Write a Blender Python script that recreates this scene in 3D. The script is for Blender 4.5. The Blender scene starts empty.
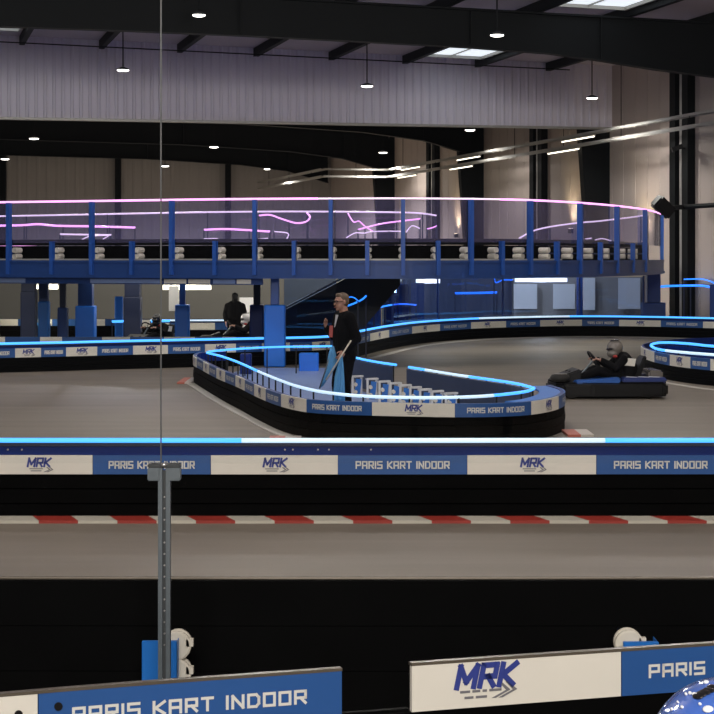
import bpy, bmesh, math, random
from mathutils import Vector, Matrix
random.seed(7)
S = bpy.context.scene
COL = S.collection
F_PX, HZ, CX, EYE = 1900.0, 258.0, 357.0, 2.25

# ------------------------------------------------------------------ survey helpers
def at(px, py, D):
    return Vector(((px-CX)*D/F_PX, D, EYE+(HZ-py)*D/F_PX))
def fl(px, py, z=0.0):
    D = F_PX*(EYE-z)/(py-HZ)
    return Vector(((px-CX)*D/F_PX, D, z))
TH = math.atan(457/1900.0)
U = Vector((-math.sin(TH), math.cos(TH), 0)); V = Vector((math.cos(TH), math.sin(TH), 0))
C0 = Vector((8.32, 62.0, 0))
def B(a, b, z): return C0 + V*a + U*b + Vector((0, 0, z))
def onb(px, py, b):
    d = Vector(((px-CX)/F_PX, 1, (HZ-py)/F_PX)); o = Vector((0, 0, EYE))
    t = ((C0+U*b)-o).dot(U)/d.dot(U)
    return o+d*t
def zp(a): return 8.25-.0235*a

# ------------------------------------------------------------------ materials
M = {}
def mat(name, col, rough=.6, metal=0.0, var=0.0, scale=6.0, emis=None, estr=0.0, spec=.5, bump=0.0, coat=0.0):
    m = bpy.data.materials.new(name); m.use_nodes = True
    nt = m.node_tree; b = nt.nodes['Principled BSDF']
    b.inputs['Base Color'].default_value = (*col, 1)
    b.inputs['Roughness'].default_value = rough
    b.inputs['Metallic'].default_value = metal
    b.inputs['Specular IOR Level'].default_value = spec
    b.inputs['Coat Weight'].default_value = coat
    if var or bump:
        tc = nt.nodes.new('ShaderNodeTexCoord'); n = nt.nodes.new('ShaderNodeTexNoise')
        n.inputs['Scale'].default_value = scale; n.inputs['Detail'].default_value = 5
        nt.links.new(tc.outputs['Object'], n.inputs['Vector'])
        if var:
            r = nt.nodes.new('ShaderNodeMix'); r.data_type = 'RGBA'
            r.inputs[6].default_value = (*[c*(1-var) for c in col], 1)
            r.inputs[7].default_value = (*[min(1, c*(1+var)) for c in col], 1)
            nt.links.new(n.outputs['Fac'], r.inputs[0]); nt.links.new(r.outputs[2], b.inputs['Base Color'])
        if bump:
            bp = nt.nodes.new('ShaderNodeBump'); bp.inputs['Strength'].default_value = bump
            nt.links.new(n.outputs['Fac'], bp.inputs['Height']); nt.links.new(bp.outputs[0], b.inputs['Normal'])
    if emis:
        b.inputs['Emission Color'].default_value = (*emis, 1); b.inputs['Emission Strength'].default_value = estr
    M[name] = m; return m
def glass(name, tint, refl=.9, ior=1.45, dirt_glow_haze=None):
    m = bpy.data.materials.new(name); m.use_nodes = True; nt = m.node_tree
    nt.nodes.remove(nt.nodes['Principled BSDF'])
    out = nt.nodes['Material Output']
    t = nt.nodes.new('ShaderNodeBsdfTransparent'); t.inputs[0].default_value = (*tint, 1)
    g = nt.nodes.new('ShaderNodeBsdfGlossy'); g.inputs['Roughness'].default_value = .02
    g.inputs[0].default_value = (refl, refl, refl, 1)
    f = nt.nodes.new('ShaderNodeFresnel'); f.inputs[0].default_value = ior
    mx = nt.nodes.new('ShaderNodeMixShader')
    ge = nt.nodes.new('ShaderNodeNewGeometry'); iv = nt.nodes.new('ShaderNodeMath'); iv.operation = 'SUBTRACT'; iv.inputs[0].default_value = 1; nt.links.new(ge.outputs['Backfacing'], iv.inputs[1])
    mu = nt.nodes.new('ShaderNodeMath'); mu.operation = 'MULTIPLY'; nt.links.new(f.outputs[0], mu.inputs[0]); nt.links.new(iv.outputs[0], mu.inputs[1])
    nt.links.new(mu.outputs[0], mx.inputs[0]); nt.links.new(t.outputs[0], mx.inputs[1]); nt.links.new(g.outputs[0], mx.inputs[2])
    last = mx
    if dirt_glow_haze:  # diffuse tint standing in for LED reflections and dirt on the panes
        df = nt.nodes.new('ShaderNodeBsdfDiffuse'); df.inputs[0].default_value = (*dirt_glow_haze[:3], 1)
        m2 = nt.nodes.new('ShaderNodeMixShader'); m2.inputs[0].default_value = dirt_glow_haze[3]
        nt.links.new(mx.outputs[0], m2.inputs[1]); nt.links.new(df.outputs[0], m2.inputs[2]); last = m2
    nt.links.new(last.outputs[0], out.inputs[0]); M[name] = m; return m

mat('steel_dark', (.004, .005, .006), .6, var=.25, scale=2, spec=.12)
mat('clad_light', (.74, .70, .78), .5, var=.05, scale=.5)
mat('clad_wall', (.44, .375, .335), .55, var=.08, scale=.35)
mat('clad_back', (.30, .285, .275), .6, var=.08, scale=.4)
mat('roof_sheet', (.50, .45, .49), .7, var=.06, scale=.4)
mat('seam_dark', (.02, .02, .022), .6)
mat('galv', (.40, .39, .36), .45, metal=.4)
mat('alu', (.13, .155, .175), .42, metal=.5, var=.15, scale=30)
mat('seal', (.07, .075, .08), .5)
mat('alu_dark', (.03, .035, .04), .5)
mat('rubber', (.0025, .0026, .0028), .6, var=.4, scale=3, bump=.1, spec=.03)
mat('rubber_side', (.02, .02, .02), .4, var=.4, scale=3)
mat('white_sign', (.82, .79, .71), .45, var=.05, scale=3)
mat('blue_sign', (.020, .095, .32), .4, var=.06, scale=3)
mat('letter_white', (.75, .75, .72), .5)
mat('letter_blue', (.03, .05, .28), .5)
mat('letter_grey', (.18, .18, .20), .5)
mat('lip', (.13, .11, .085), .35, metal=.3, var=.2, scale=8)
mat('plate_blue', (.003, .022, .17), .4, spec=.2)
mat('mezz_blue', (.007, .042, .185), .42, var=.12, scale=1.5)
mat('post_blue', (.010, .070, .33), .4)
mat('pad_blue', (.004, .17, .78), .45, var=.06, scale=2)
mat('box_blue', (.006, .15, .55), .4)
mat('dark_blue', (.008, .016, .055), .5)
mat('nylon', (.72, .68, .58), .5)
mat('black', (.005, .005, .006), .5, spec=.25)
mat('cloth_black', (.004, .004, .005), .85, var=.3, scale=20, spec=.12)
mat('suit_black', (.003, .003, .004), .85, var=.3, scale=20, spec=.1)
mat('skin', (.40, .21, .15), .5, var=.08, scale=20)
mat('hair', (.10, .065, .04), .6, var=.3, scale=60)
mat('shirt', (.55, .55, .58), .7)
mat('eye', (.02, .015, .012), .2)
mat('lip_red', (.28, .09, .08), .5)
mat('red', (.42, .035, .03), .5)
mat('flag_blue', (.10, .33, .62), .7, var=.08, scale=4)
mat('wood', (.62, .55, .45), .5)
mat('floor_blue', (.24, .33, .58), .4, var=.06, scale=1.0)
mat('white_paint', (.66, .64, .58), .6, var=.1, scale=4)
mat('white_line', (.55, .52, .46), .6, var=.15, scale=4)
mat('white_plain', (.70, .69, .66), .55)
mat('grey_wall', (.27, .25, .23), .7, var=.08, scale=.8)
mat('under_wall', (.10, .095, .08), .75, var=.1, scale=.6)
mat('navy_wall', (.03, .042, .085), .5, var=.15, scale=.6)
mat('ramp_dark', (.010, .013, .018), .6)
mat('silver', (.5, .5, .5), .3, metal=.8)
mat('helmet_blue', (.06, .15, .55), .12, coat=.8)
mat('helmet_white', (.75, .73, .72), .15, coat=.6)
mat('helmet_grey', (.17, .155, .14), .2, coat=.6)
mat('visor', (.01, .01, .012), .1)
mat('white_gloss', (.85, .88, .92), .2)
mat('kart_blue', (.02, .11, .42), .3, coat=.3)
mat('kart_navy', (.03, .05, .19), .3, coat=.3)
mat('tyre', (.015, .014, .013), .7)
mat('led_cyan', (.02, .2, .6), .4, emis=(.07, .37, 1.0), estr=1.75)
mat('led_blue', (.02, .1, .6), .4, emis=(.02, .22, 1.0), estr=1.8)
mat('led_white', (.6, .7, .8), .4, emis=(.58, .80, 1.0), estr=.95)
mat('led_pink', (.6, .2, .6), .4, emis=(1.0, .42, .92), estr=1.7)
mat('led_pale', (.6, .5, .6), .4, emis=(.95, .70, .92), estr=1.15)
mat('lamp_on', (.9, .9, .9), .4, emis=(1, .95, .86), estr=9)
mat('tube_on', (.9, .9, .85), .4, emis=(1, .93, .74), estr=3.2)
mat('sky_glow', (.8, .85, .9), .4, emis=(.86, .93, 1.0), estr=1.0)
mat('wall_lamp_on', (.9, .8, .6), .4, emis=(1, .78, .45), estr=5)
glass('glass_mezz', (.88, .88, .97), .9, 1.5, (.40, .35, .70, .06))
glass('glass_blue', (.62, .72, .92), .9)
glass('glass_near', (.985, .99, .99), .35)

def floor_mat():
    m = bpy.data.materials.new('track_floor'); m.use_nodes = True; nt = m.node_tree; b = nt.nodes['Principled BSDF']
    tc = nt.nodes.new('ShaderNodeTexCoord')
    n1 = nt.nodes.new('ShaderNodeTexNoise'); n1.inputs['Scale'].default_value = .25; n1.inputs['Detail'].default_value = 6
    n2 = nt.nodes.new('ShaderNodeTexNoise'); n2.inputs['Scale'].default_value = 40; n2.inputs['Detail'].default_value = 3
    mp = nt.nodes.new('ShaderNodeMapping'); mp.inputs['Scale'].default_value = (.25, 2.2, 1)
    n3 = nt.nodes.new('ShaderNodeTexNoise'); n3.inputs['Scale'].default_value = .9; n3.inputs['Detail'].default_value = 4
    nt.links.new(tc.outputs['Object'], n1.inputs[0]); nt.links.new(tc.outputs['Object'], n2.inputs[0])
    nt.links.new(tc.outputs['Object'], mp.inputs[0]); nt.links.new(mp.outputs[0], n3.inputs[0])
    a = nt.nodes.new('ShaderNodeMath'); a.operation = 'ADD'
    nt.links.new(n1.outputs['Fac'], a.inputs[0]); nt.links.new(n3.outputs['Fac'], a.inputs[1])
    a2 = nt.nodes.new('ShaderNodeMath'); a2.operation = 'MULTIPLY_ADD'; a2.inputs[1].default_value = .25
    nt.links.new(n2.outputs['Fac'], a2.inputs[0]); nt.links.new(a.outputs[0], a2.inputs[2])
    cr = nt.nodes.new('ShaderNodeValToRGB'); e = cr.color_ramp.elements
    e[0].position = .75; e[0].color = (.142, .122, .096, 1); e[1].position = 1.5; e[1].color = (.252, .218, .176, 1)
    mr = nt.nodes.new('ShaderNodeMath'); mr.operation = 'MULTIPLY'; mr.inputs[1].default_value = 1.0
    nt.links.new(a2.outputs[0], mr.inputs[0])
    dv = nt.nodes.new('ShaderNodeMapRange'); dv.inputs[1].default_value = .7; dv.inputs[2].default_value = 1.55
    nt.links.new(mr.outputs[0], dv.inputs[0])
    e[0].position = .0; e[1].position = 1.0
    nt.links.new(dv.outputs[0], cr.inputs[0]); nt.links.new(cr.outputs[0], b.inputs['Base Color'])
    b.inputs['Roughness'].default_value = .55; b.inputs['Specular IOR Level'].default_value = .25
    M['track_floor'] = m
floor_mat()

def kerb_mat(name, period, shear, w, r):
    """red and white blocks along local X"""
    m = bpy.data.materials.new(name); m.use_nodes = True; nt = m.node_tree; b = nt.nodes['Principled BSDF']
    tc = nt.nodes.new('ShaderNodeTexCoord'); sp = nt.nodes.new('ShaderNodeSeparateXYZ')
    nt.links.new(tc.outputs['Object'], sp.inputs[0])
    ma = nt.nodes.new('ShaderNodeMath'); ma.operation = 'MULTIPLY_ADD'; ma.inputs[1].default_value = shear
    nt.links.new(sp.outputs['Y'], ma.inputs[0]); nt.links.new(sp.outputs['X'], ma.inputs[2])
    md = nt.nodes.new('ShaderNodeMath'); md.operation = 'FLOORED_MODULO'; md.inputs[1].default_value = period
    nt.links.new(ma.outputs[0], md.inputs[0])
    g = nt.nodes.new('ShaderNodeMath'); g.operation = 'GREATER_THAN'; g.inputs[1].default_value = period/2
    nt.links.new(md.outputs[0], g.inputs[0])
    mx = nt.nodes.new('ShaderNodeMix'); mx.data_type = 'RGBA'
    mx.inputs[6].default_value = (*w, 1); mx.inputs[7].default_value = (*r, 1)
    nt.links.new(g.outputs[0], mx.inputs[0]); nt.links.new(mx.outputs[2], b.inputs['Base Color'])
    b.inputs['Roughness'].default_value = .5; M[name] = m
kerb_mat('kerb_long', .666, .35, (.60, .57, .48), (.36, .035, .022))
kerb_mat('kerb_short', .45, 0, (.62, .56, .50), (.55, .14, .09))

# ------------------------------------------------------------------ object helpers
def link(name, me, material, parent=None, smooth=False):
    o = bpy.data.objects.new(name, me); COL.objects.link(o)
    if material: me.materials.append(M[material])
    if smooth:
        for p in me.polygons: p.use_smooth = True
    if parent:
        o.parent = parent; o.matrix_parent_inverse = parent.matrix_world.inverted()
    return o
def obj(name, bm, material, parent=None, smooth=False):
    bmesh.ops.recalc_face_normals(bm, faces=bm.faces)
    me = bpy.data.meshes.new(name); bm.to_mesh(me); bm.free()
    return link(name, me, material, parent, smooth)
def thing(name, label, cat, loc=(0, 0, 0), rz=0, group=None):
    o = bpy.data.objects.new(name, None); COL.objects.link(o); o.empty_display_size = .2
    o.location = loc; o.rotation_euler = (0, 0, rz)
    o.matrix_world = Matrix.Translation(Vector(loc)) @ Matrix.Rotation(rz, 4, 'Z')
    return tag(o, label, cat, group)
def tag(o, label, cat, group=None, kind=None):
    o['label'] = label; o['category'] = cat
    if group: o['group'] = group
    if kind: o['kind'] = kind
    return o
def struct(name, bm, material, label=None, cat=None, parent=None, group=None):
    o = obj(name, bm, material, parent); o['kind'] = 'structure'
    if label: tag(o, label, cat, group)
    return o
def loc_child(o):
    o.matrix_parent_inverse = Matrix.Identity(4); return o

def box(bm, lo, hi):
    r = bmesh.ops.create_cube(bm, size=1)
    for v in r['verts']:
        v.co = Vector([lo[i]+(v.co[i]+.5)*(hi[i]-lo[i]) for i in range(3)])
    return r['verts']
def bbox(lo, hi, bev=0.0, seg=2):
    bm = bmesh.new(); box(bm, lo, hi)
    if bev: bmesh.ops.bevel(bm, geom=bm.edges[:], offset=bev, segments=seg, affect='EDGES', profile=.5)
    return bm
def bar(bm, p0, p1, w, h, up=Vector((0, 0, 1))):
    p0, p1 = Vector(p0), Vector(p1); d = (p1-p0).normalized()
    if abs(d.dot(up)) > .98: up = Vector((0, 1, 0))
    s = d.cross(up).normalized(); t = s.cross(d)
    vs = [bm.verts.new(p+s*(i*w/2)+t*(j*h/2)) for p in (p0, p1) for i, j in ((-1, -1), (1, -1), (1, 1), (-1, 1))]
    for f in ((0, 1, 2, 3), (7, 6, 5, 4), (0, 4, 5, 1), (1, 5, 6, 2), (2, 6, 7, 3), (3, 7, 4, 0)):
        bm.faces.new([vs[k] for k in f])
def tube(bm, pts, r, n=8, r1=None):
    pts = [Vector(p) for p in pts]; rings = []
    for i, p in enumerate(pts):
        d = (pts[min(i+1, len(pts)-1)]-pts[max(i-1, 0)]).normalized()
        up = Vector((0, 0, 1)) if abs(d.z) < .95 else Vector((0, 1, 0))
        s = d.cross(up).normalized(); t = s.cross(d)
        rr = r if r1 is None else r+(r1-r)*i/max(1, len(pts)-1)
        rings.append([bm.verts.new(p+s*rr*math.cos(2*math.pi*k/n)+t*rr*math.sin(2*math.pi*k/n)) for k in range(n)])
    for a, b in zip(rings, rings[1:]):
        for k in range(n): bm.faces.new((a[k], a[(k+1) % n], b[(k+1) % n], b[k]))
    bm.faces.new(rings[0][::-1]); bm.faces.new(rings[-1])
def lathe(bm, prof, n=20, mtx=None):
    rings = []
    for r, z in prof:
        rings.append([bm.verts.new((mtx or Matrix.Identity(4)) @ Vector((max(r, 1e-4)*math.cos(2*math.pi*k/n), max(r, 1e-4)*math.sin(2*math.pi*k/n), z))) for k in range(n)])
    for a, b in zip(rings, rings[1:]):
        for k in range(n): bm.faces.new((a[k], a[(k+1) % n], b[(k+1) % n], b[k]))
    bm.faces.new(rings[0][::-1]); bm.faces.new(rings[-1])
def ell(bm, c, r, rot=None, u=14, v=10):
    m = Matrix.Translation(Vector(c)) @ (rot.to_4x4() if rot else Matrix.Identity(4)) @ Matrix.Diagonal((*r, 1))
    bmesh.ops.create_uvsphere(bm, u_segments=u, v_segments=v, radius=1, matrix=m)
def prism(bm, pts, off):
    """planar polygon pts extruded by vector off"""
    a = [bm.verts.new(p) for p in pts]; b = [bm.verts.new(Vector(p)+off) for p in pts]
    bm.faces.new(a); bm.faces.new(b[::-1]); n = len(a)
    for k in range(n): bm.faces.new((a[k], a[(k+1) % n], b[(k+1) % n], b[k]))

class Path:
    def __init__(self, pts, sub=8):
        P = [Vector((p[0], p[1])) for p in pts]; out = []
        for i in range(len(P)-1):
            p0, p1, p2, p3 = P[max(i-1, 0)], P[i], P[i+1], P[min(i+2, len(P)-1)]
            for k in range(sub):
                t = k/sub
                out.append(.5*((2*p1)+(p2-p0)*t+(2*p0-5*p1+4*p2-p3)*t*t+(3*p1-p0-3*p2+p3)*t**3))
        out.append(P[-1]); self.P = out; self.s = [0]
        for a, b in zip(out, out[1:]): self.s.append(self.s[-1]+(b-a).length)
        self.L = self.s[-1]
    def at(self, s):
        s = min(max(s, 0), self.L); lo = 0; hi = len(self.s)-1
        while hi-lo > 1:
            m = (lo+hi)//2
            if self.s[m] <= s: lo = m
            else: hi = m
        t = (s-self.s[lo])/max(1e-9, self.s[hi]-self.s[lo])
        p = self.P[lo].lerp(self.P[hi], t)
        def tan(i):
            return (self.P[min(i+1, len(self.P)-1)]-self.P[max(i-1, 0)]).normalized()
        d = tan(lo).lerp(tan(hi), t).normalized()
        return p, d
    def pt(self, s, o, z):
        p, d = self.at(s); n = Vector((d.y, -d.x)); q = p+n*o
        return Vector((q.x, q.y, z))
    def s_of(self, p):
        p = Vector((p[0], p[1])); i = min(range(len(self.P)), key=lambda k: (self.P[k]-p).length)
        return self.s[i]
    def s_px(self, px, o=0.0):
        """station seen at picture column px"""
        best = min(range(0, 4001), key=lambda k: (abs((lambda q: CX+q.x*F_PX/q.y)(self.pt(self.L*k/4000, o, 0))-px)))
        return self.L*best/4000
def strip(bm, path, s0, s1, z0, z1, o0, o1, step=.25):
    n = max(1, int(math.ceil((s1-s0)/step))); rings = []
    for k in range(n+1):
        s = s0+(s1-s0)*k/n
        rings.append([bm.verts.new(path.pt(s, o, z)) for o, z in ((o0, z0), (o0, z1), (o1, z1), (o1, z0))])
    for a, b in zip(rings, rings[1:]):
        for k in range(4): bm.faces.new((a[k], a[(k+1) % 4], b[(k+1) % 4], b[k]))
    bm.faces.new(rings[0][::-1]); bm.faces.new(rings[-1])
def ptube(bm, path, s0, s1, o, z, r, step=.25, n=8):
    k = max(1, int(math.ceil((s1-s0)/step)))
    tube(bm, [path.pt(s0+(s1-s0)*i/k, o, z if not callable(z) else z(s0+(s1-s0)*i/k)) for i in range(k+1)], r, n)

# ------------------------------------------------------------------ lettering built from strokes
G = {'P': [[(0, 0), (0, 1), (.8, 1), (.8, .45), (0, .45)]], 'A': [[(0, 0), (0, 1), (.8, 1), (.8, 0)], [(0, .42), (.8, .42)]],
     'R': [[(0, 0), (0, 1), (.8, 1), (.8, .45), (0, .45)], [(.4, .45), (.8, 0)]], 'I': [[(0, 0), (0, 1)]],
     'S': [[(.8, 1), (0, 1), (0, .5), (.8, .5), (.8, 0), (0, 0)]], 'K': [[(0, 0), (0, 1)], [(.8, 1), (.12, .5), (.8, 0)]],
     'T': [[(0, 1), (.8, 1)], [(.4, 1), (.4, 0)]], 'N': [[(0, 0), (0, 1), (.8, 0), (.8, 1)]],
     'D': [[(0, 0), (0, 1), (.6, 1), (.8, .75), (.8, .25), (.6, 0), (0, 0)]],
     'O': [[(0, 0), (0, 1), (.8, 1), (.8, 0), (0, 0)]],
     'M': [[(0, 0), (0, 1), (.5, .25), (1.0, 1), (1.0, 0)]]}
def letters(bm, path, s0, z0, h, text, w, o, sw, gap=.34, shear=0.0, space=.7):
    """strokes of text from station s0; w = letter width factor"""
    x = 0
    for ch in text:
        if ch == ' ': x += space*w; continue
        gw = 0
        for poly in G[ch]:
            gw = max(gw, max(p[0] for p in poly))
            for (x0, y0), (x1, y1) in zip(poly, poly[1:]):
                a = Vector(((x+x0*w)*h+shear*y0*h, y0*h)); b = Vector(((x+x1*w)*h+shear*y1*h, y1*h))
                d = (b-a).normalized(); nn = Vector((-d.y, d.x))*sw/2
                a2, b2 = a-d*sw*.45, b+d*sw*.45
                q = [a2+nn, b2+nn, b2-nn, a2-nn]
                vs = [bm.verts.new(path.pt(s0+p.x, o, z0+p.y)) for p in q]
                bm.faces.new(vs)
        x += (gw*w+gap*w)
    return x*h
def text_len(text, h, w, gap=.34, space=.7):
    x = 0
    for ch in text:
        if ch == ' ': x += space*w
        else: x += max(p[0] for poly in G[ch] for p in poly)*w+gap*w
    return (x-gap*w)*h
def quad(bm, path, pts, o, s0, z0):
    vs = [bm.verts.new(path.pt(s0+x, o, z0+y)) for x, y in pts]; bm.faces.new(vs)

def sign(path, s0, s1, zb, zt, blue, parent, text=True, thick=.018):
    bm = bmesh.new(); strip(bm, path, s0, s1, zb, zt, .004, -thick)
    p = obj('sign_panel', bm, 'blue_sign' if blue else 'white_sign', parent)
    p['label'] = 'blue panel lettered PARIS KART INDOOR in white' if blue else 'off-white panel with slanted blue MRK emblem'
    if not text: return p
    H = zt-zb; mid = (s0+s1)/2; L = s1-s0; o = .008
    if blue:
        h = H*.34; w = 1.0
        t = 'PARIS KART INDOOR'; tl = text_len(t, h, w, .42)
        w *= L*.72/tl; tl = L*.72
        b2 = bmesh.new(); letters(b2, path, mid-tl/2, zb+H*.33, h, t, w, o, h*.22, .42)
        obj('lettering', b2, 'letter_white', p)
    else:
        h = H*.42; w = .82; sw = h*.25
        tl = text_len('MRK', h, w, .36)
        b2 = bmesh.new(); letters(b2, path, mid-tl/2, zb+H*.42, h, 'MRK', w, o, sw, .36, .2)
        obj('lettering', b2, 'letter_blue', p)
        b3 = bmesh.new()
        quad(b3, path, [(0, 0), (tl*.62, 0), (tl*.62, H*.045), (0, H*.045)], o, mid-tl*.42, zb+H*.27)
        quad(b3, path, [(0, 0), (tl*.50, 0), (tl*.50, H*.045), (0, H*.045)], o, mid-tl*.36, zb+H*.16)
        for k in (0, .13):
            quad(b3, path, [(0, 0), (tl*.10, 0), (tl*.34, H*.13), (tl*.26, H*.13)], o, mid+tl*(.22+k), zb+H*.12)
            quad(b3, path, [(tl*.26, H*.13), (tl*.34, H*.13), (tl*.20, H*.26), (tl*.13, H*.26)], o, mid+tl*(.22+k), zb+H*.12)
        obj('emblem_detail', b3, 'letter_grey', p)
    return p

def barrier(label, path, zl, zt, zb, bounds, first_blue, leds, text=True, led_off=-.05, posts=None, post_gap=1.1, backing=True, led_r=.016, belt_mat='rubber', name='track_barrier', cat='barrier'):
    mid = path.at(path.L/2)[0]
    t = thing(name, label, cat, (mid.x, mid.y, 0))
    bm = bmesh.new()
    for k in range(3):
        z0 = .0 if k == 0 else zb*k/3+.006
        strip(bm, path, 0, path.L, z0, zb*(k+1)/3-.004 if k < 2 else zb-.002, -.004 if k != 1 else .004, -.06)
    strip(bm, path, 0, path.L, .0, zb-.004, -.045, -.05)
    obj('rubber_belt', bm, belt_mat, t)
    if backing:
        bm = bmesh.new(); strip(bm, path, 0, path.L, zb, zt+.0 if backing == 'low' else zl-.03, -.022, -.06)
        obj('backing_plate', bm, 'plate_blue', t)
    blue = first_blue
    for s0, s1 in zip(bounds, bounds[1:]):
        if s1 > 0 and s0 < path.L and s1 > s0+.02: sign(path, max(0, s0)+.002, min(path.L, s1)-.002, zb, zt, blue, t, text)
        blue = not blue
    for s0, s1, m in leds:
        bm = bmesh.new(); ptube(bm, path, s0, s1, led_off, zl, led_r)
        obj('led_strip', bm, m, t, True)
    bm = bmesh.new(); s = .3; n = 0
    while s < path.L:
        bar(bm, path.pt(s, led_off, zt-.06), path.pt(s, led_off, zl), .018, .018); s += post_gap
    if zl-zt > .03 and backing != True: obj('led_bracket', bm, 'black', t)
    else: bm.free()
    if backing == True:
        bm = bmesh.new(); strip(bm, path, 0, path.L, zl-.045, zl-.016, .0, -.09)
        obj('top_rail', bm, 'dark_blue', t)
    for s in posts or []:
        q = path.pt(s, -.28, 0); d = path.at(s)[1]
        bm = bmesh.new()
        bar(bm, q, q+Vector((0, 0, zb+.02)), .16, .05, Vector((d.x, d.y, 0)))
        obj('post', bm, 'box_blue', t)
        bm = bmesh.new()
        for zz in (zb*.45, zb*.85):
            tube(bm, [path.pt(s, -.09, zz), path.pt(s, -.25, zz)], .05, 12)
        obj('spacer', bm, 'nylon', t, False)
    return t

# ------------------------------------------------------------------ setting: building shell
bm = bmesh.new()
vs = [bm.verts.new(B(a, b, 0)) for a, b in ((-60, -75), (3, -75), (3, 44), (-60, 44))]; bm.faces.new(vs)
struct('floor', bm, 'track_floor', 'grey concrete track floor of the karting hall', 'floor')
bm = bmesh.new()
prism(bm, [B(a, b, zp(a)+.27) for a, b in ((-60, -75), (2, -75), (2, 44), (-60, 44))], Vector((0, 0, .2)))
struct('ceiling', bm, 'roof_sheet', 'grey sheet roof above the dark purlins', 'ceiling')
def ribbed(a0, a1, z0, z1f, b, pitch, dep):
    bm = bmesh.new(); prof = []; a = a0
    while a < a1-1e-6:
        for f, d in ((0, 0), (.55, 0), (.68, dep), (.87, dep)):
            if a+f*pitch <= a1: prof.append((a+f*pitch, d))
        a += pitch
    prof.append((a1, 0)); prev = None
    for a, d in prof:
        c = (bm.verts.new(B(a, b-d, z0)), bm.verts.new(B(a, b-d, z1f(a))), bm.verts.new(B(a, b+.15, z1f(a))), bm.verts.new(B(a, b+.15, z0)))
        if prev:
            for k in range(4): bm.faces.new((prev[k], prev[(k+1) % 4], c[(k+1) % 4], c[k]))
        prev = c
    return bm
bm = ribbed(-42, 0, 6.5, lambda a: zp(a)+.27, 0, .27, .05)
struct('wall_bulkhead', bm, 'clad_light', 'pale ribbed cladding band hanging between the two bays', 'wall')
bm = bmesh.new(); bar(bm, B(-42, -.02, 6.47), B(0, -.02, 6.47), .26, .07)
struct('trim_bulkhead', bm, 'galv', 'thin metal trim along the bottom of the ribbed band', 'trim')
# right wall: panels with shallow vertical joints
bm = bmesh.new(); b = -60; prev = None
while b <= 41.6:
    for bb, d in ((b, 0), (b+.96, 0), (b+.97, -.03), (b+.99, -.03)):
        c = (bm.verts.new(B(-d, bb, 0)), bm.verts.new(B(-d, bb, 8.6)), bm.verts.new(B(.2, bb, 8.6)), bm.verts.new(B(.2, bb, 0)))
        if prev:
            for k in range(4): bm.faces.new((prev[k], prev[(k+1) % 4], c[(k+1) % 4], c[k]))
        prev = c
    b += 1.0
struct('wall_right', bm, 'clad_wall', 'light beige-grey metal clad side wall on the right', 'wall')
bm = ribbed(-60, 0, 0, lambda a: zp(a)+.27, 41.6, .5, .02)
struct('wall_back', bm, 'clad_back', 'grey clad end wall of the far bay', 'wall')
for i, px in enumerate((3, 118, 228)):
    p = onb(px, 150, 41.3); a = (p-C0).dot(V)
    bm = bmesh.new(); bar(bm, B(a, 41.25, 0), B(a, 41.25, 8.8), .30, .3)
    struct('wind_column', bm, 'steel_dark', ['dark steel column at the far left of the end wall', 'dark steel column on the end wall left of the glass seam', 'dark steel column on the end wall right of the glass seam'][i], 'column')
# portal frames
def rafter(label, b, low):
    bm = bmesh.new()
    lows = [(a, z) for a, z in low]
    poly = [B(a, b-.02, z) for a, z in lows]+[B(a, b-.02, zp(a)-.01) for a, z in reversed(lows)]
    prism(bm, poly, U*.04)
    for (a0, z0), (a1, z1) in zip(lows, lows[1:]):      # bottom flange
        bar(bm, B(a0, b, z0), B(a1, b, z1), .34, .05)
        bar(bm, B(a0, b, zp(a0)-.03), B(a1, b, zp(a1)-.03), .34, .05)
    for a, z in lows[1:-1:2]:
        bar(bm, B(a, b-.09, z), B(a, b-.09, zp(a)-.03), .02, .14)
    return struct('roof_beam', bm, 'steel_dark', label, 'beam')
nl = []
for px, py in ((-330, 12), (-60, 24), (120, 30), (240, 35), (360, 41), (470, 47), (549, 53), (600, 60), (655, 69), (720, 77), (800, 98)):
    p = onb(px, py, -13); nl.append(((p-C0).dot(V), p.z))
rafter('huge dark steel roof beam crossing the top of the picture', -13, nl)
far_low = [(-42, 7.95), (-30, 7.72), (-20, 7.6), (-10, 7.45), (-5, 7.2), (-2.5, 6.9), (-.3, 6.3)]
rafter('dark roof beam just beyond the ribbed band', 14, far_low)
rafter('dark roof beam in the middle of the far bay', 28, far_low)
rafter('dark roof beam against the end wall', 41, far_low)
def portal_col(label, b, w_top=1.05, w_bot=.55):
    bm = bmesh.new()
    poly = [B(0, b, 0), B(-w_bot, b, 0), B(-w_top, b, 6.9), B(0, b, 8.2)]
    prism(bm, poly, U*.36)
    struct('portal_column', bm, 'steel_dark', label, 'column')
portal_col('wide tapering dark column at the right end of the ribbed band', .2)
portal_col('wide tapering dark column on the side wall, second past the band', 14)
portal_col('wide tapering dark column on the side wall, third past the band', 28)
def mid_col(label, b):
    bm = bmesh.new(); box(bm, (0, 0, 0), (.01, .01, .01)); bm.clear()
    for d in (-.21, .21):
        bar(bm, B(-.12, b+d*2.2, 0), B(-.12, b+d*2.2, 8.0), .24, .42, U)
    bar(bm, B(-.06, b, 0), B(-.06, b, 8.0), .03, .5, U)
    o = struct('wall_column', bm, 'steel_dark', label, 'column')
    bm = bmesh.new(); tube(bm, [B(-.14, b, 0), B(-.14, b, 8.0)], .06, 8)
    obj('downpipe', bm, 'galv', o)
mid_col('pair of dark wall columns with grey downpipe, far right', -6)
mid_col('pair of dark wall columns with grey downpipe behind the railing', 7)
mid_col('pair of dark wall columns in the far bay', 21)
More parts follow.
